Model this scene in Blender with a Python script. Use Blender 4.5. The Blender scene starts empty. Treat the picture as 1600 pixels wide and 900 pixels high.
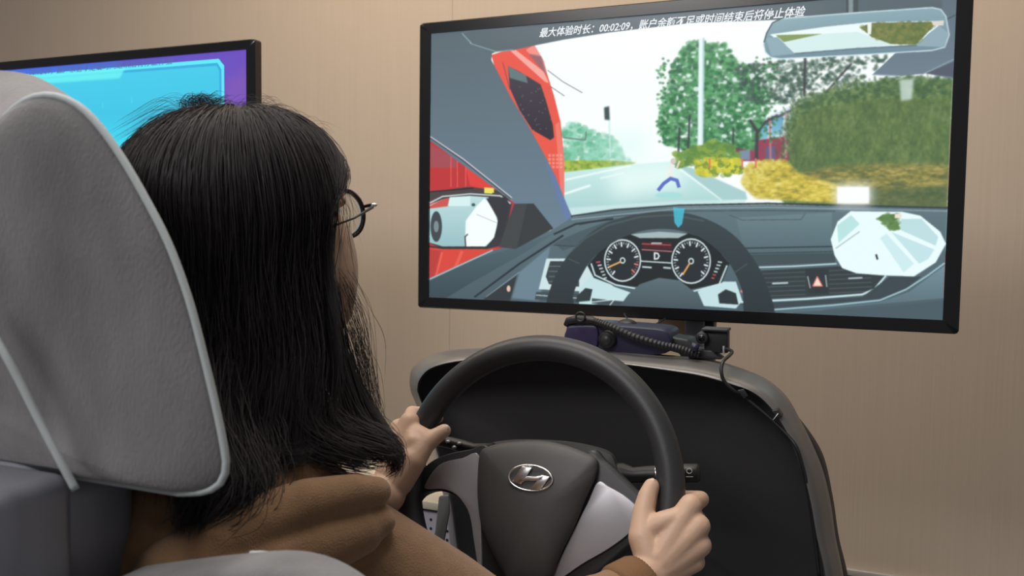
import bpy, bmesh, math, random
import numpy as np
from mathutils import Vector, Matrix
random.seed(4); rng = np.random.default_rng(7)
C = bpy.context.scene.collection
R = math.radians

# ------------------------------------------------------------------ camera
CAMROT = np.array([[0.92401645, -0.03528194, 0.3807214], [0.38211649, 0.05021531, -0.92274884], [0.01343833, 0.99811503, 0.05988158]])
CAMPOS = np.array([0.35601, -1.56154, 1.08179]); FPX = 1348.62
cd = bpy.data.cameras.new('camera'); cam = bpy.data.objects.new('camera', cd); C.objects.link(cam)
cd.sensor_width = 36; cd.lens = FPX / 1600 * 36; cd.clip_start = .02
cd.dof.use_dof = True; cd.dof.focus_distance = 1.12; cd.dof.aperture_fstop = 9
m4 = Matrix([list(CAMROT[i]) + [CAMPOS[i]] for i in range(3)] + [[0, 0, 0, 1]]); cam.matrix_world = m4
bpy.context.scene.camera = cam

# ------------------------------------------------------------------ light, exposure
sc = bpy.context.scene
sc.view_settings.view_transform = 'Standard'; sc.view_settings.look = 'None'
sc.view_settings.gamma = 1; sc.view_settings.exposure = 0.0; sc.view_settings.use_curve_mapping = False
w = bpy.data.worlds.new('room_world'); sc.world = w; w.use_nodes = True
w.node_tree.nodes['Background'].inputs[0].default_value = (.95, .93, 1.0, 1); w.node_tree.nodes['Background'].inputs[1].default_value = .19
def area(name, loc, size, power, col, target=None):
    l = bpy.data.lights.new(name, 'AREA'); l.shape = 'RECTANGLE'; l.size, l.size_y = size; l.energy = power; l.color = col
    o = bpy.data.objects.new(name, l); C.objects.link(o); o.location = loc
    if target is not None: o.rotation_euler = (Vector(target) - Vector(loc)).to_track_quat('-Z', 'Y').to_euler()
    return o
area('unseen_area_light', (-.15, -.8, 2.7), (1.2, .6), 23, (1, .96, .92))  # area lights below the ceiling, added with no fixture in view
area('unseen_area_light', (-1.6, -.3, 2.7), (1.2, .6), 17, (1, .88, .72))
area('unseen_area_light', (-.7, -2.7, 2.6), (1.2, .6), 36, (1, .97, .95), (-.1, -.9, .95))  # added front fill behind the camera, brightens seat, hands and hub
area('wall_fill_light', (-.3, .55, 2.72), (3.0, .15), 17, (1, .80, .58), (-.3, 1.2, 1.3))  # added unseen light, brightens and warms the back wall

# ------------------------------------------------------------------ helpers
def P(u, v, y=None, d=None, z=None):
    D = CAMROT @ np.array([(u - 800) / FPX, -(v - 450) / FPX, -1.0])
    s = d if d is not None else ((y - CAMPOS[1]) / D[1] if y is not None else (z - CAMPOS[2]) / D[2])
    return CAMPOS + D * s
TILT = R(17.32); WC = np.array([-.0127, -.593, .78])              # steering wheel centre and lean
WX = np.array([1., 0, 0]); WY = np.array([0, math.sin(TILT), math.cos(TILT)]); WN = np.array([0, -math.cos(TILT), math.sin(TILT)])
def W(u, v, h=0.0):                                              # point on the wheel's plane, h metres towards the driver
    D = CAMROT @ np.array([(u - 800) / FPX, -(v - 450) / FPX, -1.0]); q = WC + WN * h
    return CAMPOS + D * (((q - CAMPOS) @ WN) / (D @ WN))

def mat(name, col, rough=.6, metal=0., spec=.5, bump=0., bscale=200., var=0., vscale=20., coat=0., sheen=0., stretch=None, subsurf=0.):
    m = bpy.data.materials.new(name); m.use_nodes = True; nt = m.node_tree; b = nt.nodes['Principled BSDF']
    b.inputs['Base Color'].default_value = (*col, 1); b.inputs['Roughness'].default_value = rough
    b.inputs['Metallic'].default_value = metal; b.inputs['Specular IOR Level'].default_value = spec
    if coat: b.inputs['Coat Weight'].default_value = coat
    if sheen: b.inputs['Sheen Weight'].default_value = sheen; b.inputs['Sheen Roughness'].default_value = .5
    if subsurf: b.inputs['Subsurface Weight'].default_value = subsurf; b.inputs['Subsurface Radius'].default_value = (.012, .004, .002)
    tc = nt.nodes.new('ShaderNodeTexCoord'); mp = nt.nodes.new('ShaderNodeMapping'); nt.links.new(tc.outputs['Object'], mp.inputs[0])
    if stretch: mp.inputs['Scale'].default_value = stretch
    if bump:
        n = nt.nodes.new('ShaderNodeTexNoise'); n.inputs['Scale'].default_value = bscale; n.inputs['Detail'].default_value = 3
        bp = nt.nodes.new('ShaderNodeBump'); bp.inputs['Strength'].default_value = bump; bp.inputs['Distance'].default_value = .002
        nt.links.new(mp.outputs[0], n.inputs[0]); nt.links.new(n.outputs[0], bp.inputs['Height']); nt.links.new(bp.outputs[0], b.inputs['Normal'])
    if var:
        n2 = nt.nodes.new('ShaderNodeTexNoise'); n2.inputs['Scale'].default_value = vscale; n2.inputs['Detail'].default_value = 4
        r = nt.nodes.new('ShaderNodeValToRGB')
        r.color_ramp.elements[0].position = .3; r.color_ramp.elements[1].position = .7
        r.color_ramp.elements[0].color = (*[c * (1 - var) for c in col], 1); r.color_ramp.elements[1].color = (*[min(1, c * (1 + var)) for c in col], 1)
        nt.links.new(mp.outputs[0], n2.inputs[0]); nt.links.new(n2.outputs[0], r.inputs[0]); nt.links.new(r.outputs[0], b.inputs['Base Color'])
    return m
M = dict(
    leather=mat('rim_leather', (.030, .031, .034), .42, bump=.12, bscale=900),
    hub=mat('hub_plastic', (.062, .060, .060), .5, bump=.1, bscale=1200),
    black=mat('black_plastic', (.016, .016, .018), .45),
    blackmat=mat('black_matte', (.042, .041, .045), .75, bump=.15, bscale=700),
    lip=mat('grey_lip_plastic', (.135, .128, .122), .33, spec=.8, bump=.05, bscale=900),
    silver=mat('silver_paint', (.41, .40, .43), .34, metal=.4, bump=.03, bscale=1500),
    chrome=mat('chrome', (.90, .89, .90), .26, metal=1),
    bezel=mat('gloss_black_bezel', (.006, .006, .007), .25),
    navy=mat('navy_plastic', (.017, .016, .043), .42),
    purple=mat('purple_plastic', (.030, .023, .068), .4),
    steel=mat('steel_post', (.22, .23, .26), .4, metal=.5),
    tan=mat('tan_board', (.80, .60, .36), .6, var=.1, vscale=8),
    cream=mat('cream_laminate', (.55, .50, .40), .5),
    perf=mat('perforated_steel', (.42, .41, .47), .5),
    hole=mat('punched_hole', (.02, .02, .03), .9),
    plush=mat('grey_plush', (.18, .176, .18), .95, bump=.35, bscale=420, var=.27, vscale=13, sheen=.3, stretch=(1.4, 1, .55)),
    piping=mat('pale_piping', (.46, .50, .51), .7, bump=.1, bscale=600),
    shell=mat('seat_shell_plastic', (.27, .28, .32), .33, metal=.3),
    coat=mat('camel_wool', (.265, .150, .075), .95, bump=.6, bscale=700, var=.1, vscale=60, sheen=.25),
    rib=mat('ribbed_knit', (.200, .105, .050), .95, bump=.4, bscale=500),
    skin=mat('skin', (.57, .375, .265), .5, bump=.10, bscale=260, var=.06, vscale=25, subsurf=.12),
    hair=mat('black_hair', (.026, .022, .024), .55, spec=.4),
    haircap=mat('black_hair_under', (.005, .0045, .005), .7, spec=.2),  # darker cap added under the strands to block light
    frame=mat('spectacle_frame', (.03, .028, .035), .25, metal=.7),
    trouser=mat('dark_trousers', (.03, .03, .04), .9),
    white=mat('white_print', (.6, .6, .6), .6),
    nail=mat('fingernail', (.66, .42, .34), .25),
    eye=mat('eye_white', (.7, .7, .7), .2),
)
def tagit(o, label=None, cat=None, group=None, kind=None):
    if label: o['label'] = label
    if cat: o['category'] = cat
    if group: o['group'] = group
    if kind: o['kind'] = kind
    return o
def empty(name, loc, label, cat, group=None):
    o = bpy.data.objects.new(name, None); C.objects.link(o); o.location = loc; o.empty_display_size = .05
    bpy.context.view_layer.update()
    return tagit(o, label, cat, group)
def world_of(p):
    mw = Matrix.Identity(4)
    while p: mw = p.matrix_basis @ mw; p = p.parent
    return mw
def mesh(name, V, F, m, parent=None, smooth=True, bevel=0., seg=2, sub=0, auto=None):
    me = bpy.data.meshes.new(name); me.from_pydata([tuple(map(float, v)) for v in V], [], F); me.update()
    o = bpy.data.objects.new(name, me); C.objects.link(o)
    bm = bmesh.new(); bm.from_mesh(me); bmesh.ops.recalc_face_normals(bm, faces=bm.faces); bm.to_mesh(me); bm.free()
    if m: me.materials.append(m)
    if smooth:
        me.polygons.foreach_set('use_smooth', [True] * len(me.polygons))
    if parent:
        me.transform(world_of(parent).inverted()); o.parent = parent
    if bevel:
        b = o.modifiers.new('bevel', 'BEVEL'); b.width = bevel; b.segments = seg; b.limit_method = 'ANGLE'; b.angle_limit = R(35); b.harden_normals = False
    if sub:
        s = o.modifiers.new('sub', 'SUBSURF'); s.levels = s.render_levels = sub
    if smooth and (bevel or auto):
        bm = bmesh.new(); bm.from_mesh(me)
        for e in bm.edges:
            if len(e.link_faces) == 2 and e.calc_face_angle(0) > R(auto or 35) and not bevel: e.smooth = False
        bm.to_mesh(me); bm.free()
    return o
def box(name, lo, hi, m, parent=None, bevel=0., seg=2):
    x0, y0, z0 = lo; x1, y1, z1 = hi
    V = [(x0,y0,z0),(x1,y0,z0),(x1,y1,z0),(x0,y1,z0),(x0,y0,z1),(x1,y0,z1),(x1,y1,z1),(x0,y1,z1)]
    F = [(0,3,2,1),(4,5,6,7),(0,1,5,4),(1,2,6,5),(2,3,7,6),(3,0,4,7)]
    return mesh(name, V, F, m, parent, smooth=bool(bevel), bevel=bevel, seg=seg)
def spline(pts, n):                                              # Catmull-Rom through the points
    p = np.array(pts, float); k = len(p)
    if k == 2: return np.array([p[0] + (p[1] - p[0]) * t for t in np.linspace(0, 1, n)])
    q = np.vstack([2 * p[0] - p[1], p, 2 * p[-1] - p[-2]])
    out = []
    for t in np.linspace(0, k - 1, n):
        i = min(int(t), k - 2); s = t - i; a, b, c, d = q[i], q[i + 1], q[i + 2], q[i + 3]
        out.append(.5 * ((2 * b) + (-a + c) * s + (2 * a - 5 * b + 4 * c - d) * s * s + (-a + 3 * b - 3 * c + d) * s ** 3))
    return np.array(out)
def cspline(pts, n):                                             # closed
    p = np.array(pts, float); k = len(p); out = []
    for t in np.linspace(0, k, n, endpoint=False):
        i = int(t); s = t - i; a, b, c, d = p[i - 1], p[i % k], p[(i + 1) % k], p[(i + 2) % k]
        out.append(.5 * ((2 * b) + (-a + c) * s + (2 * a - 5 * b + 4 * c - d) * s * s + (-a + 3 * b - 3 * c + d) * s ** 3))
    return np.array(out)
def tube_geo(path, rad, k=10, closed=False, caps=True):
    path = np.array(path, float); n = len(path); rad = np.full(n, rad) if np.isscalar(rad) else np.array(rad)
    V, F = [], []; prev = None
    for i in range(n):
        a = path[(i - 1) % n] if (closed or i > 0) else path[i]; b = path[(i + 1) % n] if (closed or i < n - 1) else path[i]
        t = b - a; t /= np.linalg.norm(t) + 1e-12
        if prev is None:
            up = np.array([0, 0, 1.]) if abs(t[2]) < .9 else np.array([0, 1., 0]); s = np.cross(t, up)
        else: s = prev - t * (prev @ t)
        s /= np.linalg.norm(s) + 1e-12; prev = s; u = np.cross(t, s)
        for j in range(k):
            q = 2 * math.pi * j / k; V.append(path[i] + rad[i] * (s * math.cos(q) + u * math.sin(q)))
    for i in range(n if closed else n - 1):
        for j in range(k):
            a = i * k + j; b = i * k + (j + 1) % k; i2 = (i + 1) % n; F.append((a, b, i2 * k + (j + 1) % k, i2 * k + j))
    if caps and not closed: F += [tuple(range(k))[::-1], tuple(range((n - 1) * k, n * k))]
    return V, F
def tube(name, path, rad, m, parent=None, k=10, closed=False, n=None):
    if n: path = (cspline if closed else spline)(path, n)
    V, F = tube_geo(path, rad, k, closed); return mesh(name, V, F, m, parent)
def merge(gs):
    V, F = [], []
    for v, f in gs:
        o = len(V); V += list(v); F += [tuple(i + o for i in q) for q in f]
    return V, F
def slab(name, A, B, m, parent=None, bevel=0., seg=2, smooth=True):  # prism between two equal loops
    n = len(A); V = list(A) + list(B)
    F = [tuple(range(n)), tuple(range(2 * n - 1, n - 1, -1))] + [(i, (i + 1) % n, (i + 1) % n + n, i + n) for i in range(n)]
    return mesh(name, V, F, m, parent, smooth=smooth and bool(bevel), bevel=bevel, seg=seg)
def rings(name, L, m, parent=None, close_last=True, auto=None, sub=0):       # loft equal closed loops
    n = len(L[0]); V = [v for l in L for v in l]; F = []
    for k in range(len(L) - 1):
        for i in range(n):
            j = (i + 1) % n; F.append((k * n + i, k * n + j, (k + 1) * n + j, (k + 1) * n + i))
    if close_last:
        V.append(np.mean(L[-1], axis=0)); c = len(V) - 1; k = len(L) - 1
        F += [(k * n + i, k * n + (i + 1) % n, c) for i in range(n)]
    return mesh(name, V, F, m, parent, auto=auto, sub=sub)
def capsule(a, b, ra, rb, k=14, rg=5):
    a = np.array(a, float); b = np.array(b, float); t = b - a; L = np.linalg.norm(t) + 1e-9; t = t / L
    up = np.array([0, 0, 1.]) if abs(t[2]) < .9 else np.array([0, 1., 0]); s = np.cross(t, up); s /= np.linalg.norm(s); u = np.cross(t, s)
    V, F = [], []; pr = []
    for i in range(rg + 1): q = math.pi / 2 * i / rg; pr.append((-ra * math.cos(q), max(ra * math.sin(q), 1e-5)))
    for i in range(rg, -1, -1): q = math.pi / 2 * i / rg; pr.append((L + rb * math.cos(q), max(rb * math.sin(q), 1e-5)))
    for h, r in pr:
        for j in range(k): q = 2 * math.pi * j / k; V.append(a + t * h + r * (s * math.cos(q) + u * math.sin(q)))
    n = len(pr)
    for i in range(n - 1):
        for j in range(k): F.append((i * k + j, i * k + (j + 1) % k, (i + 1) * k + (j + 1) % k, (i + 1) * k + j))
    F += [tuple(range(k))[::-1], tuple(range((n - 1) * k, n * k))]
    return V, F
def chain(pts, rad, k=14):
    return merge([capsule(pts[i], pts[i + 1], rad[i], rad[i + 1], k) for i in range(len(pts) - 1)])
def ellipsoid(c, r, Rm=None, k=24, n=14):
    V, F = [], []
    for i in range(n + 1):
        th = math.pi * i / n
        for j in range(k):
            q = 2 * math.pi * j / k; p = np.array([r[0] * max(math.sin(th), 1e-4) * math.cos(q), r[1] * max(math.sin(th), 1e-4) * math.sin(q), r[2] * math.cos(th)])
            V.append(np.array(c) + (Rm @ p if Rm is not None else p))
    for i in range(n):
        for j in range(k): F.append((i * k + j, i * k + (j + 1) % k, (i + 1) * k + (j + 1) % k, (i + 1) * k + j))
    F += [tuple(range(k))[::-1], tuple(range(n * k, n * k + k))]
    return V, F
def remeshed(name, geos, voxel, smooth, m, parent=None, factor=.5):
    V, F = merge(geos); o = mesh(name, V, F, m, None)
    r = o.modifiers.new('r', 'REMESH'); r.mode = 'VOXEL'; r.voxel_size = voxel; r.use_smooth_shade = True
    s = o.modifiers.new('s', 'SMOOTH'); s.iterations = smooth; s.factor = factor
    bpy.context.view_layer.update(); dg = bpy.context.evaluated_depsgraph_get()
    me = bpy.data.meshes.new_from_object(o.evaluated_get(dg)); o.modifiers.clear(); old = o.data; o.data = me; bpy.data.meshes.remove(old)
    me.materials.clear(); me.materials.append(m); me.name = name
    me.polygons.foreach_set('use_smooth', [True] * len(me.polygons))
    if parent: me.transform(world_of(parent).inverted()); o.parent = parent
    return o

# ------------------------------------------------------------------ room
WALLY = 1.2
def wall_mat():
    m = bpy.data.materials.new('ribbed_wallpaper'); m.use_nodes = True; nt = m.node_tree; b = nt.nodes['Principled BSDF']; b.inputs['Roughness'].default_value = .75
    tc = nt.nodes.new('ShaderNodeTexCoord'); mp = nt.nodes.new('ShaderNodeMapping'); mp.inputs['Scale'].default_value = (420, 1, 2.2)
    n = nt.nodes.new('ShaderNodeTexNoise'); n.inputs['Scale'].default_value = 1; n.inputs['Detail'].default_value = 3
    r = nt.nodes.new('ShaderNodeValToRGB'); r.color_ramp.elements[0].position = .25; r.color_ramp.elements[1].position = .75
    r.color_ramp.elements[0].color = (.545, .452, .365, 1); r.color_ramp.elements[1].color = (.60, .505, .412, 1)
    bp = nt.nodes.new('ShaderNodeBump'); bp.inputs['Strength'].default_value = .25; bp.inputs['Distance'].default_value = .001
    L = nt.links; L.new(tc.outputs['Object'], mp.inputs[0]); L.new(mp.outputs[0], n.inputs[0]); L.new(n.outputs[0], r.inputs[0]); L.new(r.outputs[0], b.inputs['Base Color'])
    L.new(n.outputs[0], bp.inputs['Height']); L.new(bp.outputs[0], b.inputs['Normal']); return m
MW = wall_mat()
def struct(o): o['kind'] = 'structure'; return o
seam = P(707, 15, y=WALLY)[0]
wall = struct(box('wall_back', (-4.5, WALLY + .012, 0), (3.5, WALLY + .14, 2.8), mat('wall_backing', (.12, .10, .08), .9)))
xs = [-4.5, seam, 3.5]
for a, b_ in zip(xs[:-1], xs[1:]):
    o = box('wall_panel', (a + .0006, WALLY, .0), (b_ - .0006, WALLY + .012, 2.8), MW, wall)
struct(box('floor', (-4.5, -4, -.08), (3.5, WALLY + .14, 0), mat('grey_floor', (.16, .155, .15), .45, var=.12, vscale=6)))
struct(box('ceiling', (-4.5, -4, 2.8), (3.5, WALLY + .14, 2.88), mat('ceiling_paint', (.6, .58, .55), .9)))
bb = struct(box('baseboard_back', (-4.5, WALLY - .012, 0), (3.5, WALLY, .072), mat('dark_skirting', (.02, .018, .02), .4)))
box('cap_strip', (-4.5, WALLY - .016, .074), (3.5, WALLY, .094), mat('pale_metal_strip', (.62, .60, .56), .3, metal=.4), bb, bevel=.002)
box('floor_strip', (-4.5, WALLY - .03, .0), (3.5, WALLY - .013, .016), M['steel'], bb)

# ------------------------------------------------------------------ screen pictures (flat print on the screens)
SW, SH = .941, .5295; CW, CH = 1600, 900
class Canvas:
    def __init__(s, x0): s.a = np.ones((CH, CW, 3)); s.x0 = x0      # row 0 at the top
    def S(s, pts):
        o = []
        for u, v in pts:
            p = P(u, v, y=0); o.append(((p[0] - s.x0 + SW / 2) / SW * CW, (1.22 + SH / 2 - p[2]) / SH * CH))
        return np.array(o)
    def raw(s, q, col, alpha=1., blur=0, col2=None, axis=None):
        x0, y0 = np.floor(q.min(0)).astype(int) - 2 - 3 * int(blur); x1, y1 = np.ceil(q.max(0)).astype(int) + 2 + 3 * int(blur)
        x0, y0 = max(x0, 0), max(y0, 0); x1, y1 = min(x1, CW), min(y1, CH)
        if x1 <= x0 or y1 <= y0: return
        X, Y = np.meshgrid(np.arange(x0, x1) + .5, np.arange(y0, y1) + .5); ins = np.zeros(X.shape)
        for ox, oy in ((-.25, -.25), (.25, .25)):
            c = np.zeros(X.shape, bool)
            for i in range(len(q)):
                ax, ay = q[i]; bx, by = q[(i + 1) % len(q)]
                if ay == by: continue
                c ^= ((ay > Y + oy) != (by > Y + oy)) & (X + ox < (bx - ax) * (Y + oy - ay) / (by - ay) + ax)
            ins += c * .5
        if blur:
            k = np.exp(-np.arange(-2 * blur, 2 * blur + 1) ** 2 / (2 * blur * blur)); k /= k.sum()
            ins = np.apply_along_axis(lambda r: np.convolve(r, k, 'same'), 0, ins); ins = np.apply_along_axis(lambda r: np.convolve(r, k, 'same'), 1, ins)
        c1 = np.array(col) / 255.
        if col2 is not None:
            t = (Y - q[:, 1].min()) / (np.ptp(q[:, 1]) + 1e-6) if axis != 'x' else (X - q[:, 0].min()) / (np.ptp(q[:, 0]) + 1e-6)
            t = np.clip(t, 0, 1)[..., None]; colr = c1 * (1 - t) + np.array(col2) / 255. * t
        else: colr = c1
        a = (ins * alpha)[..., None]; s.a[y0:y1, x0:x1] = s.a[y0:y1, x0:x1] * (1 - a) + colr * a
    def poly(s, pts, col, **k): s.raw(s.S(pts), col, **k)
    def ell(s, c, rx, ry, col, n=28, **k): s.poly([(c[0] + rx * math.cos(t), c[1] + ry * math.sin(t)) for t in np.linspace(0, 2 * math.pi, n, endpoint=False)], col, **k)
    def line(s, pts, w, col, **k):
        for a, b in zip(pts[:-1], pts[1:]):
            a, b = np.array(a, float), np.array(b, float); d = b - a; d /= np.linalg.norm(d) + 1e-9; n = np.array([-d[1], d[0]]) * w / 2; e = d * w * .2
            s.poly([a + n - e, b + n + e, b - n + e, a - n - e], col, **k)
    def leaves(s, pts, n, r, cols, alpha=.8):
        q = np.array(pts, float); lo, hi = q.min(0), q.max(0); k = 0
        while k < n:
            p = lo + rng.random(2) * (hi - lo); c = False
            for i in range(len(q)):
                a, b = q[i], q[(i + 1) % len(q)]
                if (a[1] > p[1]) != (b[1] > p[1]) and p[0] < (b[0] - a[0]) * (p[1] - a[1]) / (b[1] - a[1]) + a[0]: c = not c
            if not c: continue
            k += 1; rr = r * (.4 + rng.random()); s.ell(p, rr * (1 + .5 * rng.random()), rr, cols[rng.integers(len(cols))], n=7, alpha=alpha * (.5 + .5 * rng.random()))
    def noise(s, pts, cols, sx=6, sy=6, blur=0, alpha=1., seed=0):   # leafy texture inside an outline
        q = s.S(pts); x0, y0 = np.maximum(np.floor(q.min(0)).astype(int) - 8, 0); x1, y1 = np.minimum(np.ceil(q.max(0)).astype(int) + 8, [CW, CH]); h, w_ = y1 - y0, x1 - x0
        g_ = np.zeros((h, w_)); tot = 0
        for o, am in ((1, 1.), (.5, .8), (.25, .7), (4, .6)):
            a = rng.random((int(h / (sy * o)) + 3, int(w_ / (sx * o)) + 3)); yy = np.arange(h) / (sy * o); xx = np.arange(w_) / (sx * o); yi, xi = yy.astype(int), xx.astype(int); fy, fx = (yy - yi)[:, None], (xx - xi)[None]
            fy = fy * fy * (3 - 2 * fy); fx = fx * fx * (3 - 2 * fx)
            g_ += am * ((a[yi][:, xi] * (1 - fx) + a[yi][:, xi + 1] * fx) * (1 - fy) + (a[yi + 1][:, xi] * (1 - fx) + a[yi + 1][:, xi + 1] * fx) * fy); tot += am
        g_ = np.clip((g_ / tot - .5) * 2.2 + .5, 0, .9999) * (len(cols) - 1); ci = g_.astype(int); fr = (g_ - ci)[..., None]; cc = np.array(cols) / 255.; tex = cc[ci] * (1 - fr) + cc[ci + 1] * fr
        keep = s.a.copy(); s.a[:] = 0; s.raw(q, (255, 255, 255), blur=blur, alpha=alpha); mk = s.a[y0:y1, x0:x1, :1].copy(); s.a = keep
        s.a[y0:y1, x0:x1] = s.a[y0:y1, x0:x1] * (1 - mk) + tex * mk
    def soften(s, k=.25, n=2):
        for _ in range(n):
            for ax in (0, 1): s.a = s.a * (1 - 2 * k) + k * (np.roll(s.a, 1, ax) + np.roll(s.a, -1, ax))
    def image(s, name):
        im = bpy.data.images.new(name, CW, CH); b = np.ones((CH, CW, 4), np.float32); b[..., :3] = s.a[::-1]; im.pixels.foreach_set(b.ravel()); im.update(); im.pack(); return im

def drive_picture():
    c = Canvas(0); p = c.poly
    p([(640, -60), (1520, -60), (1520, 540), (640, 540)], (252, 255, 254))
    # far trees, verge, road
    c.leaves([(880, 196), (900, 192), (925, 205), (960, 215), (975, 245), (990, 252), (882, 255)], 420, 4, [(110, 190, 150), (80, 165, 125), (150, 215, 190)], .6)
    p([(955, 200), (1010, 205), (1010, 255), (955, 250)], (225, 250, 245), alpha=.6, blur=22)
    p([(882, 251), (960, 251), (995, 254), (985, 258), (882, 269)], (140, 170, 60)); c.leaves([(882, 251), (960, 251), (985, 256), (882, 268)], 120, 2.5, [(170, 190, 70), (100, 140, 50), (190, 200, 90)])
    p([(882, 269), (985, 257), (1050, 252), (1165, 310), (1060, 325), (880, 340)], (205, 238, 233), col2=(165, 205, 205))
    p([(950, 262), (1060, 250), (1070, 290), (960, 310)], (240, 255, 252), alpha=.8, blur=28)
    c.line([(884, 281), (985, 259)], 2.5, (245, 255, 252)); c.line([(882, 303), (922, 290)], 3.5, (240, 252, 250)); c.line([(938, 279), (975, 270)], 2, (240, 252, 250)); c.line([(1060, 262), (1128, 312)], 3, (240, 255, 252))
    p([(1058, 258), (1080, 262), (1165, 300), (1168, 312), (1128, 312)], (170, 205, 205))
    p([(885, 325), (1060, 314), (1165, 312), (1165, 322), (885, 340)], (205, 232, 232), alpha=.8)
    # school building, trees, lamp post
    p([(1140, 215), (1175, 195), (1230, 168), (1265, 158), (1265, 225), (1148, 228)], (215, 225, 235))
    p([(1148, 225), (1160, 222), (1235, 212), (1262, 212), (1262, 252), (1150, 252)], (150, 62, 82)); p([(1155, 236), (1172, 234), (1172, 250), (1155, 250)], (120, 140, 165)); p([(1196, 230), (1212, 228), (1212, 250), (1196, 250)], (100, 90, 125))
    for x, y, ww, hh in ((1187, 193, 13, 26), (1206, 186, 18, 27), (1236, 172, 26, 36)): p([(x, y), (x + ww, y - ww * .35), (x + ww, y + hh - 4), (x, y + hh)], (95, 155, 195), col2=(130, 190, 210))
    c.line([(1180, 200), (1262, 160)], 4, (80, 85, 85)); c.line([(1203, 185), (1204, 250)], 3, (190, 120, 130)); c.line([(1228, 175), (1228, 246)], 3, (190, 150, 160))
    for x in (1160, 1170): p([(x, 208), (x + 5, 206), (x + 5, 222), (x, 223)], (150, 180, 200))
    gr = [(60, 130, 75), (45, 105, 62), (85, 155, 95), (40, 90, 60), (110, 175, 120)]
    c.leaves([(1040, 160), (1050, 100), (1075, 65), (1100, 62), (1112, 110), (1108, 235), (1070, 235), (1040, 225), (1030, 190)], 1500, 3.0, gr, .8)
    c.leaves([(1100, 70), (1130, 65), (1150, 95), (1185, 110), (1200, 170), (1180, 235), (1150, 232), (1100, 235)], 1700, 3.0, gr, .8)
    gd = [(60, 85, 70), (45, 70, 60), (80, 105, 90)]
    c.leaves([(1150, 105), (1200, 95), (1240, 95), (1255, 130), (1240, 160), (1190, 165), (1160, 150)], 560, 2.5, gd, .75)
    c.leaves([(1240, 100), (1300, 88), (1345, 88), (1330, 110), (1300, 130), (1250, 150)], 380, 2.2, gd, .75)
    c.leaves([(1350, 88), (1388, 86), (1370, 110), (1320, 140), (1290, 145)], 80, 3, gd, .8)
    for _ in range(46): q = (rng.uniform(1045, 1200), rng.uniform(75, 215)); c.ell(q, rng.uniform(1.5, 5), rng.uniform(1.5, 4.5), (238, 250, 246), n=7, alpha=.85)
    for _ in range(260): q = (rng.choice([rng.normal(1037, 5), rng.normal(1200, 9)]), rng.uniform(90, 225)); c.ell(q, 2.4, 2, gr[rng.integers(5)], n=6, alpha=.8)
    for l, w_ in (([(1182, 252), (1183, 205), (1172, 188)], 5), ([(1183, 210), (1196, 190), (1215, 180)], 3), ([(1145, 235), (1146, 200)], 3), ([(1257, 150), (1258, 90)], 4), ([(1290, 145), (1330, 100)], 3), ([(1075, 235), (1078, 180)], 3), ([(1060, 240), (1062, 200)], 3)): c.line(l, w_, (62, 62, 66))
    p([(1092, 60), (1101, 58), (1099, 236), (1090, 236)], (235, 248, 250)); p([(1098, 60), (1101, 58), (1099, 236), (1097, 236)], (185, 210, 215))
    p([(944, 168), (952, 166), (953, 188), (945, 187)], (60, 75, 75), blur=1); c.line([(952, 188), (954, 245)], 2, (200, 235, 230))
    # big shrub and verge on the right
    bush = [(1165, 255), (1190, 250), (1230, 245), (1233, 200), (1240, 165), (1265, 148), (1300, 142), (1345, 132), (1400, 122), (1440, 118), (1500, 125), (1500, 330), (1165, 312)]
    p([(1232, 250), (1233, 200), (1245, 165), (1300, 145), (1400, 124), (1500, 125), (1500, 330), (1225, 318)], (78, 108, 62), col2=(88, 100, 62))
    c.noise([(1234, 250), (1232, 200), (1246, 168), (1300, 147), (1345, 137), (1400, 126), (1500, 126), (1500, 335), (1225, 318), (1190, 270)], [(78, 98, 62), (86, 108, 64), (95, 117, 68), (112, 130, 78)], 7, 15, blur=2)
    for _ in range(520):                                          # ragged outline of the shrub
        t = rng.random(); ex = [(1226, 250), (1230, 200), (1243, 166), (1300, 143), (1345, 133), (1400, 122), (1495, 120)]; k = min(int(t * 6), 5); f = t * 6 - k
        q = np.array(ex[k]) * (1 - f) + np.array(ex[k + 1]) * f + rng.normal(0, 5, 2); c.line([q, q + [rng.uniform(-5, 5), rng.uniform(-9, 6)]], 1.8, [(78, 104, 66), (96, 122, 78), (66, 88, 60), (140, 158, 110)][rng.integers(4)], alpha=.8)
    c.leaves([(1235, 195), (1245, 160), (1265, 146), (1345, 131), (1400, 120), (1495, 120), (1495, 150), (1345, 155), (1260, 175)], 900, 2.6, [(70, 100, 64), (92, 120, 74), (58, 85, 56), (130, 150, 95)], .7)
    c.noise([(1240, 272), (1300, 262), (1380, 256), (1482, 258), (1500, 300), (1490, 318), (1300, 312), (1235, 300)], [(84, 92, 56), (120, 116, 62), (165, 145, 76), (205, 180, 105)], 14, 4, blur=7, alpha=.85)
    c.noise([(1165, 262), (1185, 252), (1228, 250), (1248, 270), (1330, 296), (1310, 318), (1180, 310), (1160, 290)], [(140, 135, 60), (195, 172, 62), (222, 200, 80), (236, 220, 130)], 16, 5, blur=3)
    c.leaves([(1160, 262), (1185, 250), (1228, 248), (1200, 262), (1175, 300), (1160, 290)], 200, 2.4, [(215, 195, 70), (185, 165, 55), (232, 215, 120)], .7)
    c.noise([(1310, 300), (1482, 290), (1500, 330), (1310, 318)], [(72, 90, 58), (92, 104, 66), (110, 116, 74)], 12, 5, blur=5)
    c.soften(.25, 5)
    p([(1405, 125), (1428, 123), (1425, 155), (1408, 158)], (215, 230, 225), alpha=.75, blur=3)
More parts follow.
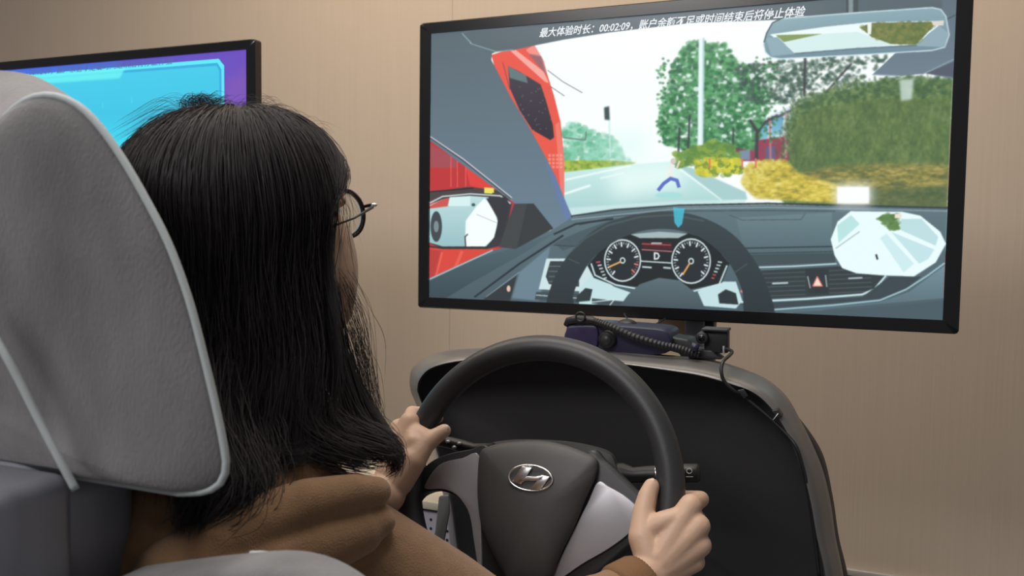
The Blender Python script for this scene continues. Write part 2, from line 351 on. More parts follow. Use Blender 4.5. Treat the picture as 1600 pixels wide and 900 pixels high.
    c.leaves([(1055, 240), (1085, 232), (1120, 220), (1145, 228), (1160, 250), (1100, 252), (1060, 262)], 260, 4.5, [(110, 150, 70), (140, 165, 60), (90, 130, 60)], .8)
    c.leaves([(1085, 255), (1110, 248), (1158, 250), (1160, 270), (1120, 276), (1092, 272)], 240, 4, [(230, 215, 60), (200, 195, 60), (110, 140, 50)], .8)
    for x in (1109, 1181, 1160): c.line([(x, 248), (x, 262)], 2.5, (230, 110, 90))
    # child running across
    c.line([(1051, 258), (1047, 268), (1048, 280)], 8, (236, 238, 232)); c.line([(1046, 266), (1040, 274)], 3, (240, 245, 240)); c.ell((1052, 252), 4, 5, (210, 200, 195)); c.line([(1062, 252), (1058, 262)], 3, (230, 215, 205))
    c.line([(1048, 279), (1037, 287), (1029, 297)], 5.5, (90, 105, 190)); c.line([(1048, 279), (1058, 282), (1061, 292)], 5.5, (90, 110, 195)); c.ell((1045, 305), 22, 5, (150, 220, 215), alpha=.6, blur=2)
    # bus
    p([(768, 86), (800, 76), (835, 70), (845, 90), (856, 118), (866, 150), (876, 190), (882, 250), (882, 315), (860, 300), (780, 130)], (235, 82, 66))
    p([(822, 78), (835, 70), (850, 95), (856, 118)], (250, 140, 128)); p([(798, 80), (806, 78), (850, 112), (858, 130), (852, 128)], (250, 165, 155)); p([(826, 84), (846, 88), (855, 118)], (120, 85, 95), alpha=.8, blur=2)
    p([(868, 195), (874, 190), (882, 250), (882, 310), (876, 300)], (245, 140, 125), alpha=.6)
    p([(794, 103), (812, 112), (845, 132), (853, 156), (864, 195), (866, 215), (860, 219), (832, 203), (812, 172), (797, 138)], (66, 58, 68), col2=(48, 40, 50)); p([(794, 103), (822, 118), (825, 130), (797, 122)], (110, 140, 140), alpha=.7)
    for _ in range(40): c.ell((rng.uniform(812, 862), rng.uniform(135, 212)), 1.2, 1, (120, 110, 120), n=6, alpha=.7)
    c.line([(786, 98), (797, 140)], 1.5, (150, 70, 70)); c.line([(860, 135), (882, 150), (912, 146), (880, 126)][:2], 1, (90, 90, 95)); c.line([(856, 110), (880, 128), (910, 145)], 1.3, (120, 125, 130)); c.line([(880, 215), (915, 219), (916, 206)], 1.8, (105, 120, 118))
    for i in range(4):
        for j in range(4): p([(857 + i * 6, 241 + j * 6), (861 + i * 6, 241 + j * 6), (861 + i * 6, 245 + j * 6), (857 + i * 6, 245 + j * 6)], (245, 190, 170), alpha=.5)
    # side window with the bus flank, mirror
    p([(665, 205), (800, 300), (810, 320), (790, 400), (665, 445)], (190, 48, 50)); p([(725, 250), (790, 298), (760, 296), (735, 290)], (225, 60, 55)); p([(672, 225), (715, 250), (715, 262), (672, 262)], (165, 70, 78), blur=2)
    for x in (705, 715, 728): c.line([(x, 245), (x, 292)], 1.3, (240, 90, 80))
    p([(665, 302), (730, 292), (790, 298), (800, 312), (665, 316)], (70, 60, 60)); c.line([(668, 300), (740, 294)], 2, (40, 36, 40)); p([(757, 293), (772, 294), (772, 303), (757, 302)], (235, 225, 90)); c.line([(770, 302), (790, 312)], 2, (60, 60, 60))
    p([(660, 388), (790, 388), (790, 400), (660, 450)], (218, 66, 54)); c.line([(690, 395), (680, 432)], 5, (240, 90, 75)); c.line([(722, 393), (712, 418)], 5, (235, 88, 72)); p([(660, 388), (690, 392), (678, 440), (660, 445)], (175, 50, 48), alpha=.7)
    # pillar and headliner
    p([(640, 20), (722, 20), (735, 68), (776, 81), (769, 84), (768, 94), (775, 107), (800, 155), (825, 195), (850, 240), (868, 275), (886, 320), (905, 362), (866, 366), (834, 320), (805, 318), (640, 196)], (86, 98, 104), col2=(104, 124, 142))
    p([(850, 245), (868, 275), (886, 320), (903, 360), (892, 362), (875, 320)], (95, 118, 190), alpha=.5, blur=2)  # blue reflection on the glass, painted over the pillar edge
    c.line([(672, 213), (725, 249), (800, 309)], 1.6, (215, 205, 215)); c.line([(672, 215), (725, 252), (798, 310)], 1.2, (50, 50, 55))
    p([(722, 20), (1520, -60), (1520, 0), (1490, 20), (1195, 32), (1080, 36), (952, 51), (882, 62), (832, 72), (800, 79), (776, 81), (737, 69), (720, 50)], (92, 103, 110), col2=(86, 97, 104))
    c.line([(722, 52), (738, 69), (776, 81), (802, 78)], 1.4, (135, 165, 170)); c.line([(722, 52), (735, 48), (800, 44)], 1, (110, 125, 130), alpha=.6)
    p([(1470, -30), (1520, -30), (1520, 130), (1447, 115), (1406, 119), (1363, 117), (1398, 84), (1475, 60)], (92, 104, 116), col2=(112, 126, 140)); c.line([(1363, 117), (1406, 119)], 1.5, (170, 190, 205)); c.line([(1440, 117), (1500, 88)], 1.3, (150, 165, 178)); p([(1447, 115), (1500, 92), (1500, 122)], (84, 88, 102)); c.line([(1480, 30), (1500, 20)], 1.2, (60, 65, 70))
    # rear-view mirror
    p([(1322, -10), (1341, -10), (1341, 19), (1322, 20)], (70, 78, 80)); p([(1326, -10), (1333, -10), (1333, 19), (1326, 20)], (130, 145, 145))
    om = [(1193, 69), (1198, 52), (1207, 36), (1224, 29), (1340, 20), (1456, 12), (1470, 15), (1478, 26), (1483, 55), (1476, 74), (1456, 79), (1340, 86), (1219, 92), (1205, 90), (1196, 82)]
    p(om, (140, 168, 178), col2=(112, 138, 150)); c.line(om + om[:1], 1.8, (205, 226, 232)); c.line([(1194, 66), (1198, 52), (1207, 36), (1224, 28)], 2, (70, 80, 85))
    im = [(1203, 54), (1290, 42), (1357, 35), (1467, 33), (1470, 38), (1452, 52), (1432, 71), (1340, 76), (1242, 84), (1222, 68)]
    p(im, (238, 250, 250)); p([(1212, 55), (1285, 53), (1225, 66)], (130, 150, 90)); p([(1285, 53), (1340, 50), (1395, 70), (1242, 83), (1225, 67)], (215, 238, 236))
    sm = [(1344, 43), (1362, 36), (1465, 34), (1432, 70), (1392, 69), (1362, 58)]; p(sm, (105, 118, 66)); c.leaves(sm, 150, 3, [(125, 130, 70), (90, 105, 58), (140, 135, 80)], .6)
    p([(1355, 36), (1362, 36), (1361, 54), (1356, 54)], (240, 245, 240)); p([(1455, 34), (1475, 32), (1474, 40), (1458, 40)], (225, 215, 200)); c.line([(1242, 84), (1340, 76), (1432, 71)], 2, (95, 110, 125))
    p([(1197, 60), (1215, 58), (1242, 84), (1205, 88)], (140, 168, 178)); p([(1467, 40), (1482, 52), (1476, 74), (1432, 72)], (145, 168, 180))
    # dashboard
    dash = [(660, 440), (765, 392), (800, 384), (866, 358), (893, 340), (960, 329), (1060, 323), (1200, 320), (1500, 326), (1500, 540), (640, 540)]
    p(dash, (92, 112, 120), col2=(62, 74, 82))
    c.line([(893, 338), (960, 328), (1060, 321), (1200, 318), (1485, 325)], 3, (52, 60, 64)); c.line([(893, 343), (1060, 326), (1200, 324), (1485, 330)], 1.6, (140, 160, 165)); c.line([(905, 352), (960, 338), (1060, 330), (1190, 329), (1305, 330)], 1.2, (60, 70, 74))
    p([(660, 445), (740, 405), (800, 388), (870, 362), (820, 395), (740, 440), (690, 470), (660, 470)], (80, 100, 108), col2=(52, 66, 74)); c.line([(672, 436), (770, 391)], 2, (170, 195, 205)); c.line([(742, 464), (812, 412), (880, 368)], 3, (36, 44, 50)); c.line([(760, 464), (812, 425)], 1.5, (120, 145, 155)); p([(755, 468), (808, 430), (797, 470)], (46, 50, 54)); p([(800, 466), (812, 425), (860, 385), (850, 440), (842, 470)], (108, 130, 145), alpha=.9, blur=2); c.ell((795, 451), 3, 5, (235, 190, 170))
    p([(866, 380), (905, 362), (960, 342), (990, 340), (930, 372), (880, 392)], (70, 86, 92)); c.line([(866, 366), (900, 350), (958, 342)], 3, (40, 48, 52)); c.line([(865, 383), (898, 385)], 1.2, (50, 56, 60))
    # mirror on the door
    p([(672, 322), (690, 309), (725, 302), (765, 303), (790, 306), (800, 318), (790, 368), (782, 384), (762, 389), (690, 388), (672, 380)], (52, 52, 56)); gl = [(668, 322), (692, 311), (735, 306), (763, 308), (776, 330), (778, 350), (772, 372), (760, 385), (692, 385), (668, 378)]
    p(gl, (190, 220, 222), col2=(150, 190, 195)); p([(672, 322), (692, 311), (702, 309), (703, 322), (672, 326)], (205, 80, 75)); p([(703, 308), (735, 306), (735, 322), (700, 322)], (215, 240, 240)); p([(745, 322), (757, 310), (768, 322), (778, 345), (772, 372), (758, 385), (727, 385), (728, 345)], (250, 254, 254))
    c.ell((682, 354), 9, 24, (60, 66, 70)); c.ell((682, 354), 4, 9, (120, 135, 140)); c.line([(672, 385), (692, 388), (760, 388), (776, 368), (779, 345)], 2, (40, 42, 46)); c.line([(670, 318), (692, 307), (735, 303), (782, 306), (798, 318)], 2.2, (205, 212, 215)); p([(760, 310), (790, 308), (797, 320), (786, 370), (776, 372), (780, 345)], (48, 48, 54)); c.line([(728, 385), (727, 370), (731, 366)], 2, (60, 60, 60)); c.ell((740, 320), 3, 2.5, (60, 80, 80)); c.line([(745, 335), (776, 348)], 1.2, (190, 200, 205))
    p([(804, 318), (834, 318), (865, 357), (806, 389), (780, 386)], (52, 53, 56)); p([(804, 318), (824, 318), (808, 388), (780, 386)], (62, 63, 66))
    # right side of dashboard
    p([(1150, 340), (1300, 332), (1300, 384), (1162, 386)], (104, 126, 132), col2=(84, 104, 112)); c.line([(1158, 388), (1305, 385)], 2, (46, 54, 58)); c.line([(1160, 396), (1305, 393)], 1.5, (50, 58, 62)); p([(1160, 398), (1305, 395), (1305, 410), (1170, 416)], (62, 74, 80)); c.line([(1140, 336), (1160, 344), (1252, 343), (1258, 334)], 1.2, (70, 84, 90)); c.line([(1178, 418), (1240, 416), (1307, 412)], 2.2, (190, 215, 222))
    p([(1172, 424), (1310, 416), (1384, 432), (1366, 452), (1347, 459), (1195, 467)], (48, 55, 58))
    for k in range(6): c.line([(1185, 428 + k * 7), (1258, 425 + k * 7)], 1.5, (74, 84, 88)); c.line([(1296, 423 + k * 7), (1362, 420 + k * 7)], 1.5, (74, 84, 88))
    c.line([(1207, 443), (1231, 442)], 2.6, (190, 205, 210)); c.line([(1326, 435), (1347, 434)], 2.4, (180, 195, 200)); p([(1258, 420), (1294, 420), (1294, 458), (1264, 458)], (44, 48, 52)); c.line([(1262, 432), (1266, 450)], 2, (150, 165, 170)); c.line([(1290, 430), (1292, 448)], 2, (150, 165, 170)); p([(1277, 432), (1285, 447), (1270, 447)], (250, 215, 205)); c.line([(1277, 432), (1285, 447), (1270, 447), (1277, 432)], 1.5, (225, 120, 95))
    c.line([(1158, 472), (1260, 467), (1347, 460), (1366, 452), (1384, 431)], 3, (205, 230, 235)); p([(1150, 476), (1347, 464), (1390, 432), (1440, 432), (1416, 452), (1375, 468), (1207, 482)], (56, 66, 72)); c.line([(1207, 484), (1300, 477), (1375, 469), (1416, 452), (1450, 430), (1476, 411)], 2.5, (160, 195, 205)); p([(1210, 487), (1375, 472), (1420, 456), (1480, 412), (1480, 465), (1300, 482), (1230, 495)], (120, 148, 160), col2=(80, 100, 110), alpha=.8); p([(1240, 488), (1400, 478), (1480, 468), (1480, 505), (1240, 500)], (70, 86, 94))
    p([(1306, 290), (1361, 290), (1361, 320), (1306, 320)], (255, 255, 255), blur=14); p([(1308, 292), (1358, 292), (1358, 318), (1308, 318)], (255, 255, 255), blur=2)  # white glow and bloom, a reflection on the glass painted into the picture
    rm = [(1298, 374), (1309, 346), (1329, 330), (1410, 331), (1438, 337), (1469, 362), (1478, 381), (1462, 410), (1428, 432), (1375, 430), (1338, 427), (1316, 419), (1304, 399)]
    p(rm, (236, 252, 253)); p([(1308, 352), (1330, 336), (1343, 350), (1310, 380)], (180, 225, 222), alpha=.9); p([(1408, 342), (1440, 342), (1466, 370), (1462, 384), (1404, 358)], (190, 222, 226)); p([(1392, 362), (1460, 390), (1450, 405), (1436, 412)], (196, 228, 232)); p([(1385, 365), (1428, 412), (1412, 426), (1375, 372)], (200, 232, 236), alpha=.8); c.leaves([(1371, 342), (1385, 335), (1403, 336), (1404, 358), (1394, 361)], 110, 3, [(75, 115, 60), (95, 130, 70)], .8); c.line([(1306, 388), (1343, 362)], 1.3, (150, 170, 175)); c.line([(1369, 398), (1371, 405)], 3, (50, 50, 60)); p([(1398, 334), (1408, 334), (1408, 341), (1398, 341)], (240, 225, 205))
    # left vent
    p([(854, 404), (900, 404), (935, 420), (930, 452), (905, 455), (842, 452)], (206, 226, 228)); p([(860, 408), (905, 408), (905, 448), (858, 444), (853, 432)], (52, 60, 64))
    for k in range(4): c.line([(858, 416 + k * 8), (900, 416 + k * 8)], 1.5, (95, 108, 112))
    p([(838, 456), (930, 460), (930, 474), (836, 468)], (60, 70, 76)); c.line([(838, 461), (905, 466)], 1.5, (190, 210, 215))
    p([(905, 452), (928, 425), (960, 448), (1000, 462), (980, 470), (905, 478)], (196, 224, 228)); p([(902, 462), (915, 450), (926, 452), (922, 470), (900, 472)], (44, 50, 54))
    p([(1090, 455), (1130, 440), (1150, 440), (1160, 470), (1150, 482), (1100, 478)], (196, 224, 228)); p([(1122, 460), (1134, 452), (1150, 458), (1154, 476), (1124, 474)], (42, 48, 52)); p([(925, 466), (985, 472), (980, 478), (925, 474)], (60, 70, 74)); c.line([(925, 472), (960, 468), (952, 478)], 1.5, (220, 235, 238))
    # instrument cluster
    p([(918, 415), (950, 378), (985, 365), (1075, 364), (1110, 376), (1140, 412), (1128, 442), (1080, 452), (960, 446), (928, 434)], (30, 34, 37)); c.line([(924, 412), (930, 430), (962, 445), (1000, 452), (1080, 456), (1124, 444), (1136, 415)], 2.4, (205, 228, 232)); p([(985, 366), (1030, 362), (1075, 365), (1060, 372), (1000, 372)], (165, 180, 182))
    for cx, cy, r in ((973, 407, 29), (1080, 408, 31)):
        c.ell((cx, cy), r, r * 1.15, (225, 238, 240)); c.ell((cx, cy), r - 2, (r - 2) * 1.15, (36, 40, 44))
        for k in range(32):
            t = R(130 + k * 280 / 31); q = r - 4; q2 = r - (10 if k % 3 == 0 else 7); c.line([(cx + q * math.cos(t), cy + q * 1.15 * math.sin(t)), (cx + q2 * math.cos(t), cy + q2 * 1.15 * math.sin(t))], 2.4 if k % 3 == 0 else 1, (235, 245, 248) if k < 25 or cx > 1000 else (230, 120, 110))
        c.ell((cx, cy), 4.5, 5, (220, 235, 238)); c.ell((cx, cy), 2.6, 3, (30, 34, 38))
    c.line([(970, 409), (952, 417)], 2.6, (240, 170, 90)); c.line([(1078, 411), (1067, 429)], 2.6, (240, 170, 90))
    p([(1004, 378), (1050, 379), (1050, 390), (1004, 388)], (70, 30, 36)); c.line([(1003, 390), (1050, 393)], 1.5, (215, 120, 130)); c.line([(1003, 381), (1048, 383)], 1.2, (210, 100, 100)); c.line([(1002, 408), (1050, 411)], 1.8, (220, 235, 238)); c.line([(1004, 417), (1018, 418)], 2.6, (200, 215, 218)); c.line([(1037, 418), (1048, 419)], 2.6, (200, 215, 218)); c.line([(1018, 380), (1034, 380)], 2, (200, 205, 210))
    c.line([(1023, 395), (1023, 405)], 2.4, (240, 245, 248)); c.line([(1023, 395), (1028, 396), (1030, 400), (1028, 404), (1023, 405)], 2.2, (240, 245, 248))
    for k in range(6): c.line([(932 + k * 2.4, 410 + k * 5), (938 + k * 2, 409 + k * 5)], 2, (215, 230, 232) if k else (220, 80, 80)); c.line([(1122 - k * 2, 409 + k * 5), (1128 - k * 2.4, 410 + k * 5)], 2, (215, 230, 232) if k < 4 else (220, 80, 80))
    c.ell((1161, 455), 4, 2.5, (235, 130, 120))
    # the car's own steering wheel
    out = cspline([(856, 480), (862, 445), (880, 410), (908, 376), (945, 350), (990, 336), (1045, 330), (1098, 340), (1145, 366), (1180, 408), (1200, 450), (1209, 495), (1166, 495), (1160, 455), (1142, 415), (1118, 388), (1085, 367), (1045, 358), (1003, 361), (962, 377), (928, 402), (908, 432), (896, 460), (894, 480)], 120)
    p([tuple(q) for q in out], (56, 66, 70), col2=(38, 45, 49)); c.line([(885, 400), (915, 372), (950, 352), (1000, 339), (1050, 336), (1100, 345)], 2.5, (78, 92, 96), alpha=.7, blur=1); c.line([(888, 404), (906, 412)], 1.2, (75, 85, 88)); c.line([(1146, 427), (1168, 412)], 1.2, (75, 85, 88))
    p([(960, 490), (982, 460), (1000, 444), (1030, 434), (1062, 438), (1085, 456), (1110, 492)], (88, 106, 112), col2=(60, 72, 78)); p([(1052, 324), (1070, 326), (1066, 350), (1060, 356), (1054, 348)], (70, 190, 215), alpha=.85)
    c.soften(.25, 3); c.a = c.a * .95 + np.array([.038, .050, .050]); return c
TV2X = P(401, 62, y=0)[0] - .4945
def menu_picture():
    x0 = TV2X; c = Canvas(x0); p = c.poly
    A = lambda fx, fz: (fx * CW, fz * CH)
    raw = lambda pts, col, **k: c.raw(np.array([A(*q) for q in pts]), col, **k)
    raw([(0, 0), (1, 0), (1, 1), (0, 1)], (70, 95, 215), col2=(110, 80, 190), axis='x')
    raw([(0, .0), (.6, .0), (.6, .12), (0, .12)], (60, 130, 235), alpha=.7, blur=20)
    raw([(.93, .12), (1, .08), (1, .4), (.93, .5)], (135, 90, 180), alpha=.6, blur=20)
    q = c.S([(0, 112), (343, 92), (349, 100), (349, 170)]); y1 = q[1][1] / CH; y2 = q[0][1] / CH; xr = q[3][0] / CW
    raw([(.0, y1 + .0), (xr - .012, y1), (xr + .004, y1 + .03), (xr + .004, .95), (0, .95)], (95, 235, 250)); raw([(0, y1 + .016), (xr - .016, y1 + .016), (xr - .004, y1 + .045), (xr - .004, .94), (0, .94)], (60, 175, 225))
    raw([(.0, y1 + .026), (xr - .019, y1 + .028), (xr - .0105, y1 + .05), (xr - .0105, .925), (.0, .925)], (70, 205, 235), col2=(45, 175, 220)); raw([(.45, .3), (.8, .3), (.8, .75), (.45, .75)], (70, 225, 250), alpha=.7, blur=35)
    raw([(0, y1 + .005), (.62, y1 + .005), (.6, y1 + .05), (0, y1 + .045)], (110, 245, 245), alpha=.8, blur=4)
    for k in range(26): x = rng.uniform(.4, .93); y = rng.uniform(.15, .6); raw([(x, y), (x + .003, y), (x + .003, y + .03), (x, y + .03)], (130, 240, 255), alpha=.35, blur=2)
    return c
def screen_mat(name, im):
    m = bpy.data.materials.new(name); m.use_nodes = True; nt = m.node_tree; b = nt.nodes['Principled BSDF']
    b.inputs['Base Color'].default_value = (.01, .01, .012, 1); b.inputs['Roughness'].default_value = .22; b.inputs['Specular IOR Level'].default_value = .3
    t = nt.nodes.new('ShaderNodeTexImage'); t.image = im; t.extension = 'EXTEND'
    nt.links.new(t.outputs[0], b.inputs['Emission Color']); b.inputs['Emission Strength'].default_value = 1.0; return m
def frame_geo(x0, x1, z0, z1, ix0, ix1, iz0, iz1, yf, yb, r=.007):
    def rr(a, b, c_, d, rad, y):
        o = []
        for cx, cz, s in ((b - rad, d - rad, 0), (a + rad, d - rad, 90), (a + rad, c_ + rad, 180), (b - rad, c_ + rad, 270)):
            for k in range(6): t = R(s + k * 18); o.append((cx + rad * math.cos(t), y, cz + rad * math.sin(t)))
        return np.array(o)
    L = [rr(ix0, ix1, iz0, iz1, .0003, yf + .004), rr(ix0, ix1, iz0, iz1, .0003, yf), rr(x0 + .002, x1 - .002, z0 + .002, z1 - .002, r, yf), rr(x0, x1, z0, z1, r, yf + .002), rr(x0, x1, z0, z1, r, yb - .004), rr(x0 + .004, x1 - .004, z0 + .004, z1 - .004, r, yb)]
    return L
def text_geo(body, size, shear, bold):
    cu = bpy.data.curves.new('tmp', 'FONT'); cu.body = body; cu.size = size; cu.shear = shear; cu.offset = bold; cu.extrude = 0; cu.resolution_u = 2; cu.align_x = 'LEFT'
    o = bpy.data.objects.new('tmp', cu); C.objects.link(o); bpy.context.view_layer.update()
    me = bpy.data.meshes.new_from_object(o.evaluated_get(bpy.context.evaluated_depsgraph_get())); V = np.array([v.co[:] for v in me.vertices]); F = [tuple(p.vertices) for p in me.polygons]
    bpy.data.objects.remove(o); bpy.data.meshes.remove(me); return V, F
def emit(name, col, s=1.):
    m = bpy.data.materials.new(name); m.use_nodes = True; b = m.node_tree.nodes['Principled BSDF']; b.inputs['Base Color'].default_value = (0, 0, 0, 1); b.inputs['Emission Color'].default_value = (*col, 1); b.inputs['Emission Strength'].default_value = s; b.inputs['Specular IOR Level'].default_value = 0; return m
CAP = '最大体验时长：00:02:09，账户余额不足或时间结束后将停止体验'
def television(cx, label, pic, txt_mat, txt_span):
    t = empty('television', (cx, .06, 0), label, 'television')
    L = frame_geo(cx - .4945, cx + .4945, .9335, 1.5065, cx - SW / 2, cx + SW / 2, 1.22 - SH / 2, 1.22 + SH / 2, -.006, .020)
    rings('bezel', L, M['bezel'], t, auto=40)
    V = [(cx - SW / 2, -.001, 1.22 - SH / 2), (cx + SW / 2, -.001, 1.22 - SH / 2), (cx + SW / 2, -.001, 1.22 + SH / 2), (cx - SW / 2, -.001, 1.22 + SH / 2)]
    s = mesh('screen', V, [(0, 1, 2, 3)], screen_mat('screen_picture', pic.image('screen_picture')), t, smooth=False)
    uv = s.data.uv_layers.new(name='uv'); nrm = s.data.polygons[0]
    for li in nrm.loop_indices:
        v = s.data.vertices[s.data.loops[li].vertex_index].co; uv.data[li].uv = ((v.x) / SW + .5, (v.z - (1.22 - SH / 2)) / SH)
    tv, tf = text_geo(CAP, 1, .28, .012)
    lo, hi = tv.min(0), tv.max(0); xa, xb, zb, hh = txt_span
    q = [(xa + (v[0] - lo[0]) / (hi[0] - lo[0]) * (xb - xa), -.0016, zb + (v[1] - lo[1]) / (hi[1] - lo[1]) * hh) for v in tv]
    mesh('caption', q, tf, txt_mat, s, smooth=False)
    rings('back_housing', [[(cx + x, y, z) for x, z in ((-a, 1.22 - b), (a, 1.22 - b), (a, 1.22 + b), (-a, 1.22 + b))] for a, b, y in ((.40, .22, .018), (.36, .18, .058))], M['black'], t, auto=30)
    box('stand_post', (cx + .040, .058, .02), (cx + .078, .098, 1.25), M['steel'], t, bevel=.003)
    box('post_cover', (cx + .080, .060, .55), (cx + .094, .095, 1.0), M['black'], t, bevel=.002)
    box('backing_board', (cx - .02, .10, .50), (cx + .040, .112, 1.1), M['tan'], t, bevel=.001)
    box('base_plate', (cx - .25, -.02, 0), (cx + .35, .22, .02), M['black'], t, bevel=.004)
    return t
pa, pb = P(843, 55, y=0), P(1259, 14, y=0)
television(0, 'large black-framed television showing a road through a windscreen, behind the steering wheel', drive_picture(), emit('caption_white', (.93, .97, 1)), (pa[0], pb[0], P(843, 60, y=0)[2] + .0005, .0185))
qa, qb = P(72, 109, y=0), P(272, 98, y=0)
television(TV2X, 'television with a glowing cyan menu panel, half hidden behind the driver and seat', menu_picture(), emit('caption_dim', (.10, .16, .38)), (qb[0] - .62, qb[0], qb[2] - .004, .0165))

# ------------------------------------------------------------------ low cabinet with punched front, behind the wheel at the left
cf = P(650, 789, y=-.12)
cab = empty('low_cabinet', (-.62, -.02, 0), 'low grey cabinet with punched-hole front and cream top, seen through the wheel', 'cabinet')
box('body', (-.95, -.11, .0), (-.33, .10, cf[2] - .012), M['perf'], cab, bevel=.003)
box('top', (-.96, -.125, cf[2] - .004), (-.32, .11, cf[2] + .012), M['cream'], cab, bevel=.002)
box('dark_gap', (-.945, -.105, cf[2] - .012), (-.335, .095, cf[2] - .004), M['black'], cab)  # black strip set back between body and top
g = []
for i in range(34):
    for j in range(16):
        x, z = -.93 + i * .0175, cf[2] - .028 - j * .0175; n = 8
        g.append(([(x + .0032 * math.cos(2 * math.pi * k / n), y, z + .0032 * math.sin(2 * math.pi * k / n)) for y in (-.1104, -.1098) for k in range(n)], [tuple(range(n)), tuple(range(2 * n - 1, n - 1, -1))]))
V, F = merge(g); o = mesh('punched_holes', V, F, M['hole'], cab, smooth=False); o['kind'] = 'stuff'

# ------------------------------------------------------------------ cockpit console (hooded shell, column, stalks)
con = empty('cockpit_console', (0.02, -.22, 0), 'black hooded simulator console with grey rim behind the steering wheel', 'console')
N = 160
out_px = cspline([(640, 592), (645, 574), (664, 559), (700, 548), (755, 544), (850, 543), (950, 547), (1060, 556), (1110, 562), (1155, 574), (1197, 592), (1228, 618), (1250, 655), (1270, 695), (1286, 735), (1298, 785), (1306, 840), (1318, 900), (1330, 1000), (1300, 1080), (900, 1090), (760, 1050), (712, 900), (696, 790), (676, 715), (653, 640), (642, 612)], N)
in_px = cspline([(652, 608), (656, 592), (672, 576), (705, 566), (755, 561), (850, 560), (950, 566), (1055, 580), (1100, 588), (1142, 600), (1175, 612), (1200, 632), (1222, 662), (1242, 700), (1256, 740), (1268, 790), (1277, 840), (1290, 900), (1300, 1000), (1280, 1065), (900, 1075), (770, 1040), (722, 895), (705, 785), (686, 715), (664, 645), (655, 620)], N)
def loop(px, y): return [P(u, v, y=y) for u, v in px]
mid = .45 * out_px + .55 * in_px; cen = in_px.mean(0); cen = np.array([960, 760.])
def shrink(px, s): return cen + (px - cen) * s
rings('rim_trim', [loop(shrink(out_px, .965) + [0, 6], -.16), loop(out_px, -.25), loop(.85 * out_px + .15 * in_px, -.272), loop(mid, -.298), loop(.15 * out_px + .85 * in_px, -.320), loop(in_px, -.322), loop(shrink(in_px, .992), -.300)], M['lip'], con, close_last=False, auto=60)
rings('inner_panel', [loop(shrink(in_px, 1.002), -.301), loop(shrink(in_px, .985), -.285), loop(shrink(in_px, .93), -.262), loop(shrink(in_px, .80), -.235), loop(shrink(in_px, .6), -.215), loop(shrink(in_px, .3), -.205)], M['blackmat'], con)
rings('back_cover', [loop(shrink(out_px, .966) + [0, 6], -.165), loop(shrink(out_px, .93) + [0, 8], -.13), loop(shrink(out_px, .6), -.10)], M['black'], con)
# outer side skin at the right, a second edge behind the rim
sk = spline([(1225, 625), (1262, 672), (1285, 716), (1299, 780), (1308, 840), (1322, 900), (1337, 1000)], 40)
A = [P(u - 12, v + 2, y=-.25) for u, v in sk]; B = [P(u + 3 * min(1, i / 12), v, y=-.215) for i, (u, v) in enumerate(sk)]; D_ = [P(u - 16, v, y=-.15) for u, v in sk]
V = A + B + D_; F = [(r * 40 + i, r * 40 + i + 1, (r + 1) * 40 + i + 1, (r + 1) * 40 + i) for r in range(2) for i in range(39)]
o = mesh('side_skin', V, F, M['black'], con); sm = o.modifiers.new('s', 'SOLIDIFY'); sm.thickness = .003
box('pedestal', (-.20, -.29, 0), (.25, -.11, .45), M['black'], con, bevel=.02)
slab('lever', [P(u, v, y=-.34) for u, v in ((686, 775), (702, 772), (703, 800), (694, 850), (676, 900), (664, 895), (680, 830))], [P(u, v, y=-.32) for u, v in ((686, 775), (702, 772), (703, 800), (694, 850), (676, 900), (664, 895), (680, 830))], mat('grey_lever', (.10, .10, .10), .5), con, bevel=.003)
# column shroud
so = cspline([(742, 718), (752, 697), (800, 687), (870, 688), (915, 694), (952, 705), (964, 722), (972, 760), (968, 815), (930, 860), (850, 880), (780, 865), (745, 800)], 60)
rings('column_shroud', [[W(u, v, -.19) for u, v in shrink(so, 1.0)], [W(u, v, -.075) for u, v in so], [W(u, v, -.062) for u, v in np.array([855, 780]) + (so - [855, 780]) * .97], [W(u, v, -.060) for u, v in np.array([855, 780]) + (so - [855, 780]) * .9]], mat('shroud_plastic', (.045, .046, .05), .5, bump=.1, bscale=900), con, auto=50)
def stalk(px, hs, rads, tipm):
    p = [W(u, v, h) for (u, v), h in zip(px, hs)]; return tube('stalk', p, rads, tipm, con, k=14)
st = stalk([(955, 742), (975, 741), (990, 742), (1012, 741), (1026, 741), (1064, 739), (1068, 739), (1090, 739), (1093, 739)], [-.075] * 9, [.015, .014, .0095, .0105, .011, .011, .0115, .0115, .0095], M['black'])
tube('stalk_ring', [W(1025, 741, -.075), W(1030, 741, -.075)], .0118, M['chrome'], st, k=16)
def ringmark(c, r, h, parent, n=18): tube('light_symbol', [W(c[0] + r * math.cos(t), c[1] + r * .9 * math.sin(t), h) for t in np.linspace(0, 2 * math.pi, n, endpoint=False)], .0005, M['white'], parent, k=5, closed=True)
ringmark((1077, 736), 4.2, -.0622, st)
tube('light_symbol', [W(1072, 745, -.0635), W(1083, 745, -.0635)], .0005, M['white'], st, k=5)
st2 = stalk([(770, 706), (740, 702), (722, 697), (704, 692), (688, 689), (680, 688)], [-.06] * 6, [.012, .008, .0085, .008, .0075, .006], M['black'])
for q in ((718, 693), (710, 699), (700, 690)): mesh('stalk_button', *ellipsoid(W(*q, -.052), (.0035, .0035, .0025), k=10, n=6), M['silver'], st2)

